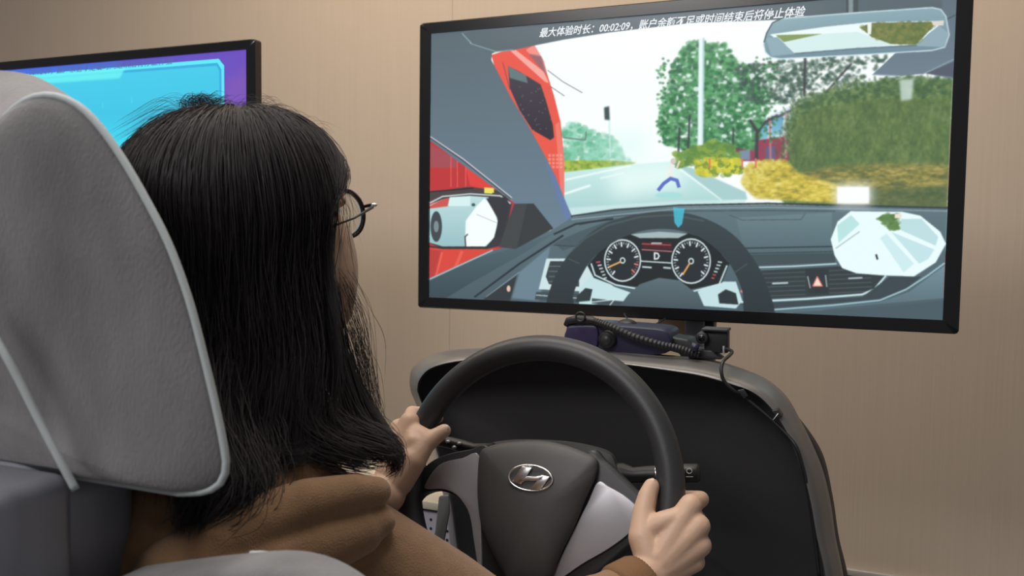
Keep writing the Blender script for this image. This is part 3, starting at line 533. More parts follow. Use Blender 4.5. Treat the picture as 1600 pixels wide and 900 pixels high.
# ------------------------------------------------------------------ steering wheel
sw = empty('steering_wheel', tuple(WC - WN * .06), 'dark steering wheel with silver spokes and an oval emblem', 'steering wheel')
rp = [WC + .169 * (math.cos(t) * WX + math.sin(t) * WY) for t in np.linspace(0, 2 * math.pi, 128, endpoint=False)]
tube('rim', rp, .0163, M['leather'], sw, k=28, closed=True)
def wslab(name, px, h0, h1, m, bevel=.003, seg=3, parent=sw): return slab(name, [W(u, v, h1) for u, v in px], [W(u, v, h1) + WN * (h0 - h1) for u, v in px], m, parent, bevel=bevel, seg=seg)
def sm(px, n): return [tuple(q) for q in cspline(px, n)]
wslab('spoke', sm([(765, 700), (735, 702), (700, 709), (672, 722), (650, 745), (640, 768), (641, 792), (655, 775), (676, 767), (700, 770), (717, 780), (732, 803), (741, 845), (750, 905), (800, 900), (810, 780)], 64), -.03, -.008, M['leather'], .006)
wslab('spoke', sm([(915, 705), (945, 720), (972, 745), (1000, 772), (1032, 800), (1040, 835), (1020, 842), (990, 850), (955, 880), (920, 905), (860, 905), (850, 800)], 64), -.03, -.008, M['leather'], .006)
wslab('spoke', [(786, 880), (880, 880), (893, 970), (850, 984), (800, 975)], -.03, -.012, M['leather'], .005)
wslab('spoke_trim', sm([(748, 713), (722, 716), (692, 723), (676, 737), (664, 757), (666, 764), (690, 764), (708, 770), (722, 783), (734, 806), (741, 850), (748, 890), (752, 888), (751, 800)], 56), -.012, -.004, M['silver'], .0025)
wslab('spoke_trim', sm([(934, 753), (952, 761), (976, 775), (996, 793), (1000, 806), (984, 832), (950, 858), (912, 880), (874, 905), (862, 903), (893, 835), (918, 786)], 56), -.012, -.004, M['silver'], .0025)
# hub pad: domed
hp = cspline([(757, 700), (775, 694), (800, 690), (843, 688), (882, 695), (915, 707), (931, 716), (934, 728), (931, 746), (916, 779), (899, 821), (877, 866), (862, 905), (850, 925), (825, 932), (800, 925), (788, 900), (768, 862), (753, 824), (747, 787), (746, 753), (748, 718), (751, 706)], 110)
hc = np.array([836., 800.])
def hl(s, h): return [W(u, v, h) for u, v in hc + (hp - hc) * s]
hub = rings('hub_pad', [hl(1.0, -.03), hl(1.0, -.004), hl(.993, -.001), hl(.978, .0015), hl(.93, .0045), hl(.8, .009), hl(.6, .013), hl(.35, .0155), hl(.15, .016)], M['hub'], sw)
hh = .0170
tube('emblem_ring', [W(829 + 34 * math.cos(t) + 0 * math.sin(t), 747 + 20 * math.sin(t) + 5 * math.cos(t) * .45, hh - .001) for t in np.linspace(0, 2 * math.pi, 48, endpoint=False)], .0013, M['chrome'], hub, k=8, closed=True)
for px in ([(815, 729), (831, 731), (814, 757), (800, 753)], [(845, 742), (859, 745), (843, 766), (828, 765)], [(811, 749), (824, 744), (836, 745), (850, 742), (846, 750), (836, 751.5), (823, 751), (808, 755)]):
    wslab('emblem_letter', px, hh - .003, hh + .0005, M['chrome'], .0006, 2, hub)

# ------------------------------------------------------------------ headset with corrugated hose, resting on the console
hs = empty('vr_headset', tuple(P(960, 545, y=-.22)), 'navy and purple goggles headset resting on top of the console', 'headset')
def yslab(name, px, y0, y1, m, parent, bevel=.004, seg=3): return slab(name, [P(u, v, y=y0) for u, v in px], [P(u, v, y=y0) + np.array([0, y1 - y0, 0]) for u, v in px], m, parent, bevel=bevel, seg=seg)
yslab('visor', sm([(884, 516), (890, 508), (925, 506), (970, 509), (1010, 512), (1038, 516), (1047, 528), (1045, 550), (1000, 556), (950, 552), (895, 548), (881, 535)], 40), -.268, -.19, M['navy'], hs, .008)
yslab('side_shell', sm([(884, 516), (892, 509), (925, 508), (934, 514), (934, 538), (925, 548), (892, 546), (881, 532)], 24), -.272, -.266, M['purple'], hs, .003)
yslab('face_cradle', [(1042, 524), (1062, 528), (1075, 530), (1090, 544), (1091, 560), (1064, 560), (1062, 553), (1044, 548)], -.250, -.20, M['black'], hs, .004)
pc = P(947, 531, y=-.278)
V, F = tube_geo([pc, pc + [0, .006, 0], pc + [0, .014, 0]], [.0125, .0145, .0145], 24); mesh('strap_pivot', V, F, M['black'], hs)
V, F = tube_geo([pc - [0, .0015, 0], pc], [.008, .0085], 20); mesh('pivot_cap', V, F, M['leather'], hs)
mesh('ear_pad', *ellipsoid(P(980, 508, y=-.22), (.017, .012, .010)), M['black'], hs)
tube('head_strap', [P(885, 508, y=-.262), P(888, 502, y=-.264), P(902, 499, y=-.268), P(925, 500, y=-.27), P(938, 506, y=-.272)], [.005, .0065, .007, .006, .005], M['black'], hs, k=12)
V, F = tube_geo([P(907 + 7 * math.cos(t), 495 + 7 * math.sin(t), y=-.278) for t in np.linspace(0, 2 * math.pi, 20, endpoint=False)], .0016, 8, True); mesh('cable_tie', V, F, M['black'], hs)
hp_ = spline([P(932, 503, y=-.28), P(955, 511, y=-.284), P(990, 526, y=-.286), P(1030, 538, y=-.282), P(1062, 545, y=-.276), P(1092, 555, y=-.270)], 120)
tube('corrugated_hose', hp_, [.0055 + .0009 * math.sin(i * 1.6) for i in range(120)], M['black'], hs, k=12)
tube('hose_collar', [P(1080, 541, y=-.283), P(1092, 544, y=-.281)], .0062, M['navy'], hs, k=14)
tube('thin_wire', [P(975, 490, y=-.02), P(984, 503, y=-.10), P(1000, 510, y=-.14), P(1022, 507, y=-.12), P(1040, 498, y=-.02)], .0014, M['black'], hs, k=6, n=30)

# ------------------------------------------------------------------ webcam
wc = empty('webcam', tuple(P(1115, 558, y=-.26)), 'small square black webcam standing at the right end of the console top', 'webcam')
yslab('body', [(1100, 517), (1137, 517), (1137, 552), (1100, 552)], -.262, -.240, M['black'], wc, .002)
yslab('top_cap', [(1096, 513), (1137, 515), (1137, 519), (1096, 517)], -.270, -.236, M['leather'], wc, .001)
pl = P(1098, 527, y=-.262); V, F = tube_geo([pl + [-.0, -.010, 0], pl + [0, -.009, 0], pl + [0, .012, 0]], [.007, .009, .0095], 24); mesh('lens_barrel', V, F, M['black'], wc)
V, F = tube_geo([pl + [0, -.0105, 0], pl + [0, -.0098, 0]], [.005, .005], 20); mesh('lens_glass', V, F, M['bezel'], wc)
yslab('clip_foot', [(1085, 545), (1112, 548), (1120, 556), (1128, 562), (1075, 560), (1075, 552)], -.268, -.235, M['black'], wc, .002)
yslab('plug', [(1129, 541), (1132, 541), (1132, 553), (1129, 553)], -.268, -.264, M['silver'], wc, .0004)
cp = [P(1128, 545, y=-.262), P(1138, 546, y=-.27), P(1144, 550, y=-.28), P(1139, 556, y=-.305), P(1130, 565, y=-.325), P(1127, 580, y=-.333), P(1132, 596, y=-.333), P(1146, 610, y=-.330), P(1165, 622, y=-.318), P(1205, 655, y=-.318), P(1232, 682, y=-.322), P(1245, 700, y=-.326), P(1253, 725, y=-.324), P(1262, 765, y=-.318), P(1272, 830, y=-.31), P(1280, 900, y=-.31)]
tube('cable', cp, .0026, M['black'], wc, k=8, n=140)
for u, v in ((1160, 616), (1213, 648)):
    yslab('cable_clip', [(u - 8, v - 6), (u + 2, v - 8), (u + 9, v + 3), (u + 2, v + 8)], -.326, -.306, M['black'], wc, .001)
tube('cable_tag', [P(1208, 656, y=-.3275), P(1216, 646, y=-.3275)], .0007, M['white'], wc, k=6)

# ------------------------------------------------------------------ driver's seat with grey cover
seat = empty('driver_seat', (-.24, -1.10, 0), 'seat in a grey plush cover with pale piping, nearest the camera at left', 'seat')
XM = -.29
pe = spline([(0, 196), (20, 172), (45, 155), (75, 149), (108, 157), (142, 182), (185, 238), (230, 315), (265, 385), (295, 468), (318, 555), (338, 640), (350, 700), (353, 732), (343, 756), (318, 768), (280, 770)], 60)
YP = -1.15
rt = [P(u, v, y=YP) for u, v in pe]
rt = [P(u, v, y=YP + .05 * max(0, (p[0] - XM - .08) / .25)) for (u, v), p in zip(pe, rt)]
pe2 = spline([(0, 110), (30, 113), (62, 122), (100, 144), (140, 176), (176, 222), (228, 309), (264, 382), (294, 466), (317, 553), (337, 638), (349, 698), (352, 730), (342, 754), (317, 766), (279, 768)], 60)
rt2 = [P(u, v, y=-1.085) for u, v in pe2]
def right_half(r):                                              # keep what lies right of the seat's middle, evenly respaced
    k = [p for p in r if p[0] > XM + .012]; k = [np.array([XM, k[0][1], k[0][2] + .003])] + k; k = np.array(k)
    L = np.r_[0, np.cumsum(np.linalg.norm(np.diff(k, axis=0), axis=1))]; t = np.linspace(0, L[-1], 60)
    return [np.array([np.interp(x, L, k[:, i]) for i in range(3)]) for x in t]
def close_loop(r):
    r = right_half(r); return r + [np.array([2 * XM - p[0], p[1], p[2]]) for p in r[:0:-1]]
La = close_loop(rt); Lb = close_loop(rt2); Lc = close_loop([P(u - 12, v + 6, y=-1.03) for u, v in pe2]); Ld = [np.array([XM + (p[0] - XM) * .6, -1.015, .98 + (p[2] - .98) * .6]) for p in Lc]
cz = np.array([XM, YP, .98])
def ins(s, dy): return [np.array([cz[0] + (p[0] - cz[0]) * s, p[1] - dy, cz[2] + (p[2] - cz[2]) * s]) for p in La]
cover = rings('seat_cover', [Ld, Lc, Lb, [a * .6 + b * .4 for a, b in zip(Lb, La)], La, ins(.985, .004), ins(.95, .010), ins(.85, .020), ins(.65, .030), ins(.4, .036), ins(.15, .038)], M['plush'], seat)
tube('piping', La, .0026, M['piping'], cover, k=10, closed=True)
pp = spline([(-60, 440), (0, 540), (30, 595), (60, 655), (95, 722), (118, 765)], 30)
tube('piping', [P(u, v, y=YP - .030 + .022 * i / 29) for i, (u, v) in enumerate(pp)], .0026, M['piping'], cover, k=10)
# plastic shell under the cover
def rbox(name, lo, hi, m, parent, bev, seg=5): return box(name, lo, hi, m, parent, bevel=bev, seg=seg)
q = P(0, 752, y=-1.16); q2 = P(240, 760, y=-1.12)
rbox('seat_shell', (XM * 2 - q2[0] + .03, -1.15, .55), (P(238, 800, y=-1.04)[0], -1.04, q2[2] + .012), M['shell'], seat, .035)
q3 = P(-28, 800, y=-1.20)
rbox('shell_bracket', (q3[0] - .22, -1.215, .50), (q3[0], -1.13, q3[2] + .008), M['shell'], seat, .012)
rbox('seat_base', (-.47, -1.12, .26), (-.01, -.62, .385), M['plush'], seat, .04)
rbox('seat_pedestal', (-.40, -1.02, 0), (-.08, -.66, .26), M['black'], seat, .01)
# side bolster of the lower cover
qb = [P(u, v, y=-1.13) for u, v in spline([(150, 914), (300, 896), (415, 891), (498, 921), (550, 978), (580, 1100)], 24).tolist() + [(150, 1100)]]
sb = slab('side_bolster', qb, [p + [0, .045, 0] for p in qb], M['plush'], seat, bevel=.01, seg=4)
tube('piping', [P(u, v, y=-1.088) for u, v in spline([(392, 866), (412, 866), (432, 869), (468, 880), (505, 902), (556, 968)], 14)], .0024, M['piping'], sb, k=8)

# ------------------------------------------------------------------ driver
drv = empty('person', (-.20, -.86, 0), 'long-haired driver in a camel coat and round glasses holding the wheel', 'person')
YAW = R(-2); PIT = R(7)
Rz = np.array([[math.cos(YAW), -math.sin(YAW), 0], [math.sin(YAW), math.cos(YAW), 0], [0, 0, 1]]); Rx = np.array([[1, 0, 0], [0, math.cos(PIT), -math.sin(PIT)], [0, math.sin(PIT), math.cos(PIT)]])
HR = Rz @ Rx; HC = P(400, 352, d=.855)
def HL(x, y, z): return HC + HR @ np.array([x, y, z])           # head-local: x right, y forward, z up
body = []
E_ = lambda c, r: body.append(ellipsoid(HL(*c), r, HR))
E_((0, -.012, .025), (.074, .092, .082)); E_((0, .012, .01), (.070, .080, .090)); E_((0, .028, -.045), (.061, .064, .080))
E_((0, .052, -.098), (.040, .038, .030)); E_((0, .076, -.112), (.018, .014, .014))
for s in (-1, 1):
    E_((s * .049, .044, -.048), (.0285, .037, .066)); E_((s * .038, .046, -.086), (.030, .038, .036))
    E_((s * .032, .080, .018), (.020, .012, .010)); E_((s * .076, -.008, -.012), (.008, .018, .030))
body += [chain([HL(0, .090, .010), HL(0, .108, -.032)], [.007, .011]), chain([HL(-.012, .096, -.036), HL(.012, .096, -.036)], [.007, .007]), chain([HL(-.020, .086, -.068), HL(0, .095, -.066), HL(.020, .086, -.068)], [.005, .0075, .005]), chain([HL(-.017, .085, -.077), HL(0, .093, -.078), HL(.017, .085, -.077)], [.005, .0075, .005])]
NB = np.array([HC[0] + .005, HC[1] - .055, HC[2] - .205])
body.append(chain([HL(0, -.02, -.05), NB, NB + [0, -.03, -.06]], [.056, .056, .065], 20))
RS = P(520, 838, d=.79); LS = np.array([-.37, -.80, .855]); CH_ = NB + [0, -.02, -.13]; HIP = np.array([-.22, -1.0, .53])
RE = P(830, 1045, d=.86); LE = np.array([-.44, -.66, .68]); RWR = W(1012, 902, .034); LWR = W(602, 772, .036)
body += [chain([CH_, HIP], [.10, .12], 20), chain([RS, CH_, LS], [.045, .09, .045], 18)]
body += [chain([RS, RE, RE * .4 + RWR * .6, RWR], [.045, .036, .032, .0245], 18), chain([LS, LE, LE * .4 + LWR * .6, LWR], [.045, .036, .034, .026], 18)]
# right hand: wraps the rim from outside, thumb along the inside
def hand(mcp, rimc, side, wrist, thumb, tr, web, dPIP, dDIP, dTIP, hm):
    for k in range(4):
        r0 = (.0098, .0100, .0094, .0082)[k]; f = rimc[k]
        pts = [W(*mcp[k], hm[k]), W(f[0] + dPIP[0], f[1] + dPIP[1], -.022), W(f[0] + dDIP[0], f[1] + dDIP[1], -.034), W(f[0] + dTIP[0], f[1] + dTIP[1], -.029)]
        body.append(chain(pts, [r0 * 1.12, r0, r0 * .92, r0 * .82]))
        m1 = wrist + (W(*mcp[k], hm[k]) - wrist) * .28
        body.append(chain([m1, W(*mcp[k], hm[k] + .001)], [.0175, r0 * 1.36]))
    body.append(chain([W(*mcp[k], hm[k] + .001) + (wrist - W(*mcp[k], hm[k])) * .10 for k in range(4)], [.0115, .0115, .011, .010]))
    body.append(chain([W(*mcp[k], hm[k] + .001) + (wrist - W(*mcp[k], hm[k])) * .32 for k in range(4)], [.0125, .0125, .012, .011]))
    body.append(chain(thumb, tr)); body.append(chain(web[0], web[1]))
rimR = [(1049, 788), (1044, 819), (1035, 848), (1024, 874)]
mR = [(1079, 790), (1091, 822), (1094, 852), (1086, 878)]
hand(mR, rimR, 1, RWR, [W(1022, 885, .030), W(1005, 840, .030), W(1006, 800, .024), W(1012, 775, .019), W(1018, 760, .016)], [.019, .017, .0128, .0112, .0095], ([W(1012, 830, .028), W(1035, 816, .030), W(1064, 806, .025)], [.014, .0125, .011]), (46, -8), (20, -10), (-8, -8), (.020, .020, .016, .012))
rimL = [(668, 655), (656, 680), (648, 705), (643, 730)]
mL = [(640, 659), (624, 670), (615, 688), (613, 708)]
hand(mL, rimL, -1, LWR, [W(622, 752, .032), W(645, 718, .032), W(665, 694, .026), W(682, 681, .021), W(694, 673, .018)], [.020, .018, .0125, .0105, .0090], ([W(640, 712, .030), W(647, 692, .030), W(645, 672, .022), W(664, 684, .024), W(650, 704, .030)], [.015, .014, .011, .012, .015]), (-24, -10), (-2, -8), (16, -2), (.020, .016, .010, .004))
skin = remeshed('body', body, .0021, 5, M['skin'], drv)
# thumb nails
for a, b_, nn in ((W(1012, 775, .019), W(1018, 760, .016), WN), (W(682, 681, .021), W(694, 673, .018), WN)):
    t = (b_ - a) / np.linalg.norm(b_ - a); s = np.cross(t, nn); s /= np.linalg.norm(s); n2 = np.cross(s, t)
    mesh('thumb_nail', *ellipsoid(b_ + n2 * .0060 + t * .002, (.0045, .0065, .0016), np.stack([s, t, n2], 1), k=12, n=6), M['nail'], skin)
for s in (-1, 1): mesh('eye', *ellipsoid(HL(s * .032, .080, .006), (.011, .010, .009), HR), M['eye'], skin); mesh('iris', *ellipsoid(HL(s * .032, .0875, .006), (.0052, .0032, .0052), HR), M['black'], skin)
# coat
coat = []
coat += [chain([CH_ + [0, -.01, .02], HIP], [.135, .155], 24), chain([RS, CH_ + [0, -.01, -.02], LS], [.050, .108, .062], 20)]
coat += [chain([RS, RS + (RE - RS) * .5, RE, RE * .45 + RWR * .55], [.050, .055, .053, .043], 20), chain([LS, LE, LE * .4 + LWR * .6, LE * .22 + LWR * .78], [.062, .052, .044, .036], 20)]
coat.append(chain([P(350, 870, d=.74), P(400, 800, d=.78), P(450, 765, d=.80), P(500, 790, d=.81), P(545, 810, d=.81)], [.055, .055, .048, .040, .032], 18))
coat.append(chain([RE * .45 + RWR * .55, RE * .2 + RWR * .8], [.040, .033], 18))
COAT = remeshed('coat', coat, .0042, 10, M['coat'], drv)
# hood: rolled folds lying over the shoulders
hood = remeshed('hood', [chain([P(270, 900, d=.67), P(330, 862, d=.69), P(400, 822, d=.71), P(480, 787, d=.73), P(550, 770, d=.75), P(588, 768, d=.765)], [.030, .028, .0255, .0215, .0165, .0135], 18),
    chain([P(330, 925, d=.68), P(420, 885, d=.71), P(500, 850, d=.735), P(560, 830, d=.755), P(594, 815, d=.765)], [.034, .032, .028, .022, .014], 18)], .0026, 7, M['coat'], COAT)
# ribbed cuff
def cuff(a, b, r0, r1, parent, nr=44):
    t = b - a; t = t / np.linalg.norm(t); s = np.cross(t, [0, 0, 1]); s /= np.linalg.norm(s); u = np.cross(t, s); V = []; F = []; k = nr * 2; L = 7
    for i in range(L):
        f = i / (L - 1); c = a + (b - a) * f; rr = r0 + (r1 - r0) * f; rr *= (1 if i not in (0, L - 1) else .94)
        for j in range(k): q = 2 * math.pi * j / k; r_ = rr + (.0009 if j % 2 else -.0004); V.append(c + r_ * (s * math.cos(q) + u * math.sin(q)))
    for i in range(L - 1):
        for j in range(k): F.append((i * k + j, i * k + (j + 1) % k, (i + 1) * k + (j + 1) % k, (i + 1) * k + j))
    F += [tuple(range(k))[::-1], tuple(range((L - 1) * k, L * k))]
    return mesh('cuff', V, F, M['rib'], parent)
cuff(RE * .24 + RWR * .76, RE * .03 + RWR * .97, .036, .0305, COAT); cuff(LE * .25 + LWR * .75, LE * .12 + LWR * .88, .036, .033, COAT)
# legs, out of the frame, so that the figure sits on the seat
remeshed('trousers', [chain([HIP + [.08, 0, 0], (-.10, -.50, .50), (-.08, -.32, .12)], [.085, .065, .05], 16), chain([HIP + [-.08, 0, 0], (-.34, -.50, .50), (-.34, -.30, .12)], [.085, .065, .05], 16)], .01, 3, M['trouser'], drv)
for x in (-.08, -.34): mesh('shoe', *ellipsoid((x, -.27, .05), (.045, .12, .05)), M['black'], drv)

# glasses
gl = remeshed if False else None
gls = tube('glasses', [HL(-.010, .108, .008), HL(0, .112, .012), HL(.010, .108, .008)], .0014, M['frame'], drv, k=8)
glass = bpy.data.materials.new('lens_glass'); glass.use_nodes = True; gb = glass.node_tree.nodes['Principled BSDF']; gb.inputs['Transmission Weight'].default_value = 1; gb.inputs['Roughness'].default_value = 0; gb.inputs['IOR'].default_value = 1.5; gb.inputs['Base Color'].default_value = (.93, .95, .97, 1)
for s in (-1, 1):
    cx = .036; cyl = lambda t, r, off=0.: HL(s * (cx + r * 1.05 * math.cos(t)), .106 - .012 * abs((cx + r * math.cos(t)) / .07) ** 2 + off, .002 + r * math.sin(t))
    tube('lens_rim', [cyl(t, .026) for t in np.linspace(0, 2 * math.pi, 40, endpoint=False)], .0012, M['frame'], gls, k=8, closed=True)
    TT = np.linspace(0, 2 * math.pi, 32, endpoint=False); rr = [.0258, .02, .012, .005]
    V = [cyl(t, r, o_) for o_ in (-.0008, .0008) for r in rr for t in TT] ; F = []; n = 32
    for l in range(2):
        b0 = l * 4 * n
        for k in range(3):
            for i in range(n): F.append((b0 + k * n + i, b0 + k * n + (i + 1) % n, b0 + (k + 1) * n + (i + 1) % n, b0 + (k + 1) * n + i))
        F.append(tuple(b0 + 3 * n + i for i in range(n)))
    F += [(i, (i + 1) % n, 4 * n + (i + 1) % n, 4 * n + i) for i in range(n)]
    mesh('lens', V, F, glass, gls)
    tube('temple', [HL(s * .0625, .097, .010), HL(s * .073, .098, .012), HL(s * .078, .090, .010), HL(s * .079, .055, .002), HL(s * .080, .0, -.004), HL(s * .080, -.02, -.018)], [.0016, .0022, .0018, .0011, .0011, .0013], M['frame'], gls, k=8)
    mesh('hinge', *ellipsoid(HL(s * .0765, .096, .012), (.0035, .0035, .0022), HR, k=12, n=8), M['chrome'], gls)

# hair ------------------------------------------------------------
ZB = .84
def hair_path(phi, th0, lay, length, wave, wph, rs, n=24):
    """phi: azimuth in head frame, 0 = back, +90deg = right; th0 polar start from the crown; lay 0..1 outward layer"""
    pts = []; sx, sy = math.sin(phi), -math.cos(phi)
    ax, ay, az = .078 + .019 * lay + (.012 if sx < 0 else 0) * abs(sx), .096 + .020 * lay + (.020 if sy < 0 else 0) * abs(sy), .078 + .016 * lay
    cy = -.012; cz_ = .020
    thE = R(97); arc = (thE - th0) * .10; tot = arc + length
    for i in range(n):
        d = tot * i / (n - 1)
        if d < arc:
            th = th0 + d / .10; sn = math.sin(th) ** .74 if th < 1.57 else math.sin(th); lx, ly, lz = ax * sn * sx, cy + ay * sn * sy, cz_ + az * math.cos(th)
            pts.append(HL(lx, ly, lz))
        else:
            th = thE; base = HL(ax * math.sin(th) * sx, cy + ay * math.sin(th) * sy, cz_ + az * math.cos(th)); e = d - arc
            hd = HR @ np.array([sx, sy, 0]); hd[2] = 0; t = e / .30
            flare = -.014 * math.sin(min(1, e / .12) * math.pi) * (1 - lay * .5) + .030 * max(0, (t - .4)) ** 1.3 * 1.6
            w_ = wave * min(1, e / .08); side = np.array([-hd[1], hd[0], 0])
            p = base + hd * (flare + w_ * math.sin(e * 38 + wph)) + side * w_ * .8 * math.cos(e * 31 + wph * 1.7) + np.array([0, 0, -e])
            # gather over the back towards the neck
            p[1] -= .25 * max(0, e - .12) * (1 if sy < .2 else .2)
            pts.append(p)
    return np.array(pts)
def hair_range(lay): return None
PH = [R(a) for a in range(-128, 95, 6)]
g = []
for lay in (.55,):
    rows = [hair_path(ph, R(2), lay, .225, 0, 0, 0, 26) for ph in PH]; V = [p for r in rows for p in r]; n = 26
    F = [(i * n + j, (i + 1) * n + j, (i + 1) * n + j + 1, i * n + j + 1) for i in range(len(rows) - 1) for j in range(n - 1)]
V2 = [HC + (np.array(v) - HC) * 1.0 for v in V]
hair_o = mesh('hair', V2, F, M['haircap'], drv); so_ = hair_o.modifiers.new('s', 'SOLIDIFY'); so_.thickness = .012; so_.offset = -1
strands = []
def strandize(path, r):
    strands.append((path, r))
nclump = 420
for c_ in range(nclump):
    ph = R(rng.uniform(-128, 93)); th0 = R(abs(rng.normal(0, 1)) * 26 + 3); th0 = min(th0, R(80)); lay = rng.uniform(.55, 1.0); ln = rng.uniform(.16, .235) if ph > R(10) else rng.uniform(.19, .27)
    if ph > R(95): ln *= rng.uniform(.8, 1.0)
    wv = rng.uniform(.002, .008); wp = rng.uniform(0, 6.28)
    for k in range(17):
        dph = rng.normal(0, R(4.5)); dl = rng.normal(0, .14); p = hair_path(ph + dph, max(.02, th0 + rng.normal(0, .08)), min(1.12, max(.5, lay + dl)), ln * rng.uniform(.86, 1.05), wv * rng.uniform(.7, 1.3), wp + rng.normal(0, .6), 0, 20)
        tt = np.linspace(0, 1, 20)[:, None]; p = p + tt ** 2 * rng.normal(0, .006, 3) + np.sin(tt * rng.uniform(5, 16) + rng.uniform(0, 6)) * rng.normal(0, .0018, 3)
        strandize(p, rng.uniform(.00028, .00042))
def front_path(s_, az, th, lay, ln):
    ax, ay, az_ = .080 + .016 * lay, .098 + .016 * lay, .080 + .016 * lay; A_ = []
    for t in np.linspace(0, 1, 9):
        f = t ** 1.5; a = az + (R(92) - az) * f; q = th + (R(92) - th) * t; sn = math.sin(q) ** .80
        A_.append(HL(s_ * ax * sn * math.sin(a), -.012 - ay * sn * math.cos(a), .020 + az_ * math.cos(q)))
    e = A_[-1]; d_ = HR @ np.array([s_ * 1., 0, 0])
    A_ += [e + d_ * .02 * (k / 5) ** 2 - np.array([0, .010 * k / 5, ln * k / 5]) for k in range(1, 6)]
    return spline(A_, 20)
for sgn in (-1, 1):
    for c_ in range(34):
        az0 = R(rng.uniform(96, 178)); t0 = R(rng.uniform(4, 46)); ly = rng.uniform(.5, .95); l0 = rng.uniform(.10, .19)
        for k in range(18): strandize(front_path(sgn, az0 + rng.normal(0, R(3)), max(.03, t0 + rng.normal(0, .06)), ly + rng.normal(0, .12), l0 * rng.uniform(.85, 1.05)) + rng.normal(0, .0012, 3), rng.uniform(.0003, .00042))
    g_rows2 = [[HL(sgn * (.080 + .016 * .42) * (math.sin(R(t)) ** .8) * math.sin(R(a)), -.012 - (.098 + .0067) * (math.sin(R(t)) ** .8) * math.cos(R(a)), .020 + .0867 * math.cos(R(t))) for t in np.linspace(2, 48 + 40 * max(0, (110 - a) / 20), 10)] for a in range(90, 182, 6)]
    Vg = [p for q in g_rows2 for p in q]; Fg = [(i * 10 + j, (i + 1) * 10 + j, (i + 1) * 10 + j + 1, i * 10 + j + 1) for i in range(len(g_rows2) - 1) for j in range(9)]
    fo = mesh('front_hair', Vg, Fg, M['haircap'], hair_o); f_ = fo.modifiers.new('s', 'SOLIDIFY'); f_.thickness = .006; f_.offset = 0
def lock(px, n, spread, end, r=.00036, jit=.0):
    base = spline([P(u, v, d=d) for u, v, d in px], 24)
    for _ in range(n):
        a, b = rng.normal(0, 1, 3), rng.normal(0, 1, 3); tt = np.linspace(0, 1, 24)[:, None]
        prof = spread * (1 - tt) + end * tt; p = base + a * prof * .6 + b * spread * .5 * np.sin(tt * 3.1) + rng.normal(0, 1, 3) * jit * np.sin(tt * 9 + rng.uniform(0, 6)) 
        cut = rng.uniform(.75, 1.0); m_ = max(8, int(24 * cut)); strandize(spline(p[:m_], 20), r * rng.uniform(.7, 1.2))
# long lock falling in front of the cheek and curling outward over the shoulder
lock([(512, 430, .86), (528, 520, .86), (553, 600, .85), (582, 655, .84), (603, 684, .83), (620, 708, .82), (612, 738, .81)], 150, .007, .005)
lock([(500, 480, .85), (530, 590, .84), (560, 665, .83), (592, 684, .82), (616, 703, .815), (618, 730, .81), (602, 746, .81)], 260, .010, .005)
lock([(470, 520, .83), (490, 620, .82), (530, 680, .81), (580, 700, .805), (605, 705, .80), (618, 725, .80)], 300, .012, .005)
lock([(440, 560, .80), (455, 640, .79), (490, 690, .785), (550, 715, .79), (585, 732, .79)], 300, .013, .006)
lock([(400, 560, .78), (395, 640, .77), (400, 700, .765), (440, 715, .76), (500, 700, .77)], 240, .014, .008)
lock([(380, 560, .77), (385, 650, .76), (400, 710, .74), (395, 745, .73), (365, 765, .72), (335, 775, .71)], 330, .016, .010)
lock([(350, 600, .76), (355, 680, .73), (380, 740, .71), (370, 790, .70), (325, 815, .69), (290, 820, .68)], 330, .016, .012)
lock([(330, 560, .75), (330, 660, .72), (340, 740, .70), (310, 800, .68), (300, 840, .67)], 300, .018, .012)
lock([(320, 520, .76), (300, 640, .73), (300, 740, .70), (290, 830, .68)], 240, .02, .014)
# loose wisps at the right and around the crown
for k in range(70):
    u0 = rng.uniform(470, 535); v0 = 215 + (u0 - 470) * 1.3 + rng.normal(0, 8); L_ = rng.uniform(40, 220)
    lock([(u0, v0, .85), (u0 + rng.uniform(8, 30), v0 + L_ * .35, .85), (u0 + rng.uniform(5, 45), v0 + L_, .85)], 1, .001, .002, .00016)
for k in range(60):
    u0 = rng.uniform(540, 560); v0 = rng.uniform(420, 560)
    lock([(u0 - 8, v0, .86), (u0 + rng.uniform(5, 25), v0 + 60, .86), (u0 + rng.uniform(15, 45), v0 + rng.uniform(110, 190), .85), (u0 + rng.uniform(20, 60), v0 + rng.uniform(180, 230), .84)], 2, .003, .004, .00018)
for k in range(46):
    u0 = rng.uniform(290, 345); lock([(u0, 185, .85), (u0 - rng.uniform(0, 14), 165, .85), (u0 + rng.uniform(-15, 12), rng.uniform(147, 160), .85), (u0 + rng.uniform(10, 40), rng.uniform(150, 172), .85)], 4, .002, .002, .0002)
for k in range(34):
    u0 = rng.uniform(280, 320); v1 = rng.uniform(150, 185); lock([(u0 + 10, 182, .85), (u0 - 35, v1 - 2, .85), (u0 - 85, v1 + 22, .86), (u0 - 130, v1 + 50, .87)], 1, .001, .002, .00016)
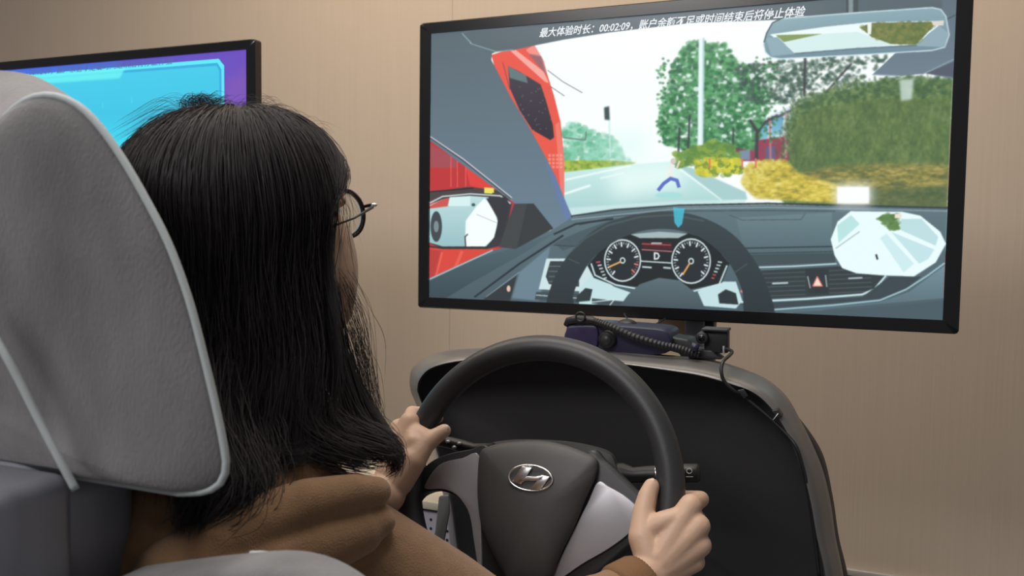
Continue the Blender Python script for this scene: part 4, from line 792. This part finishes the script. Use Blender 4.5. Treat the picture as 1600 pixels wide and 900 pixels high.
for k in range(50):
    u0 = rng.uniform(360, 500); v0 = 160 + max(0, u0 - 420) * .55 + 12; lock([(u0 - 30, v0 + 10, .85), (u0 + 10, v0 - rng.uniform(8, 26), .85), (u0 + rng.uniform(30, 60), v0 + rng.uniform(-5, 30), .85)], 1, .001, .002, .00014)
def build_strands(S, name, m, parent):
    k = 3; n = 20; Pth = np.array([s[0] for s in S]); rad = np.array([s[1] for s in S]); ns = len(S)
    T = np.gradient(Pth, axis=1); T /= np.linalg.norm(T, axis=2, keepdims=True) + 1e-12
    up = np.array([.31, .2, .93]); A_ = np.cross(T, up); A_ /= np.linalg.norm(A_, axis=2, keepdims=True) + 1e-9; B_ = np.cross(T, A_)
    tp = np.ones(n); tp[-5:] = np.linspace(.9, .2, 5); ang = np.array([0, 2.094, 4.188])
    r = rad[:, None, None, None] * tp[None, :, None, None]
    V = Pth[:, :, None, :] + r * (A_[:, :, None, :] * np.cos(ang)[None, None, :, None] + B_[:, :, None, :] * np.sin(ang)[None, None, :, None])
    V = V.reshape(-1, 3); base = (np.arange(ns) * n * k)[:, None, None]; i = (np.arange(n - 1) * k)[None, :, None]; j = np.arange(k)[None, None, :]; j2 = (j + 1) % k
    a = base + i + j; b = base + i + j2; Q = np.stack([a, b, b + k, a + k], -1).reshape(-1, 4)
    me = bpy.data.meshes.new(name); me.vertices.add(len(V)); me.vertices.foreach_set('co', (V - np.array(world_of(parent).translation)).ravel().astype(np.float32))
    me.loops.add(Q.size); me.loops.foreach_set('vertex_index', Q.ravel().astype(np.int32)); me.polygons.add(len(Q)); me.polygons.foreach_set('loop_start', (np.arange(len(Q)) * 4).astype(np.int32)); me.polygons.foreach_set('loop_total', np.full(len(Q), 4, np.int32)); me.update(calc_edges=True); me.validate()
    me.polygons.foreach_set('use_smooth', [True] * len(Q)); me.materials.append(m)
    o = bpy.data.objects.new(name, me); C.objects.link(o); return o
so = build_strands(strands, 'hair_strands', M['hair'], drv); so.parent = hair_o; so['kind'] = 'stuff'
print('strands', len(strands))
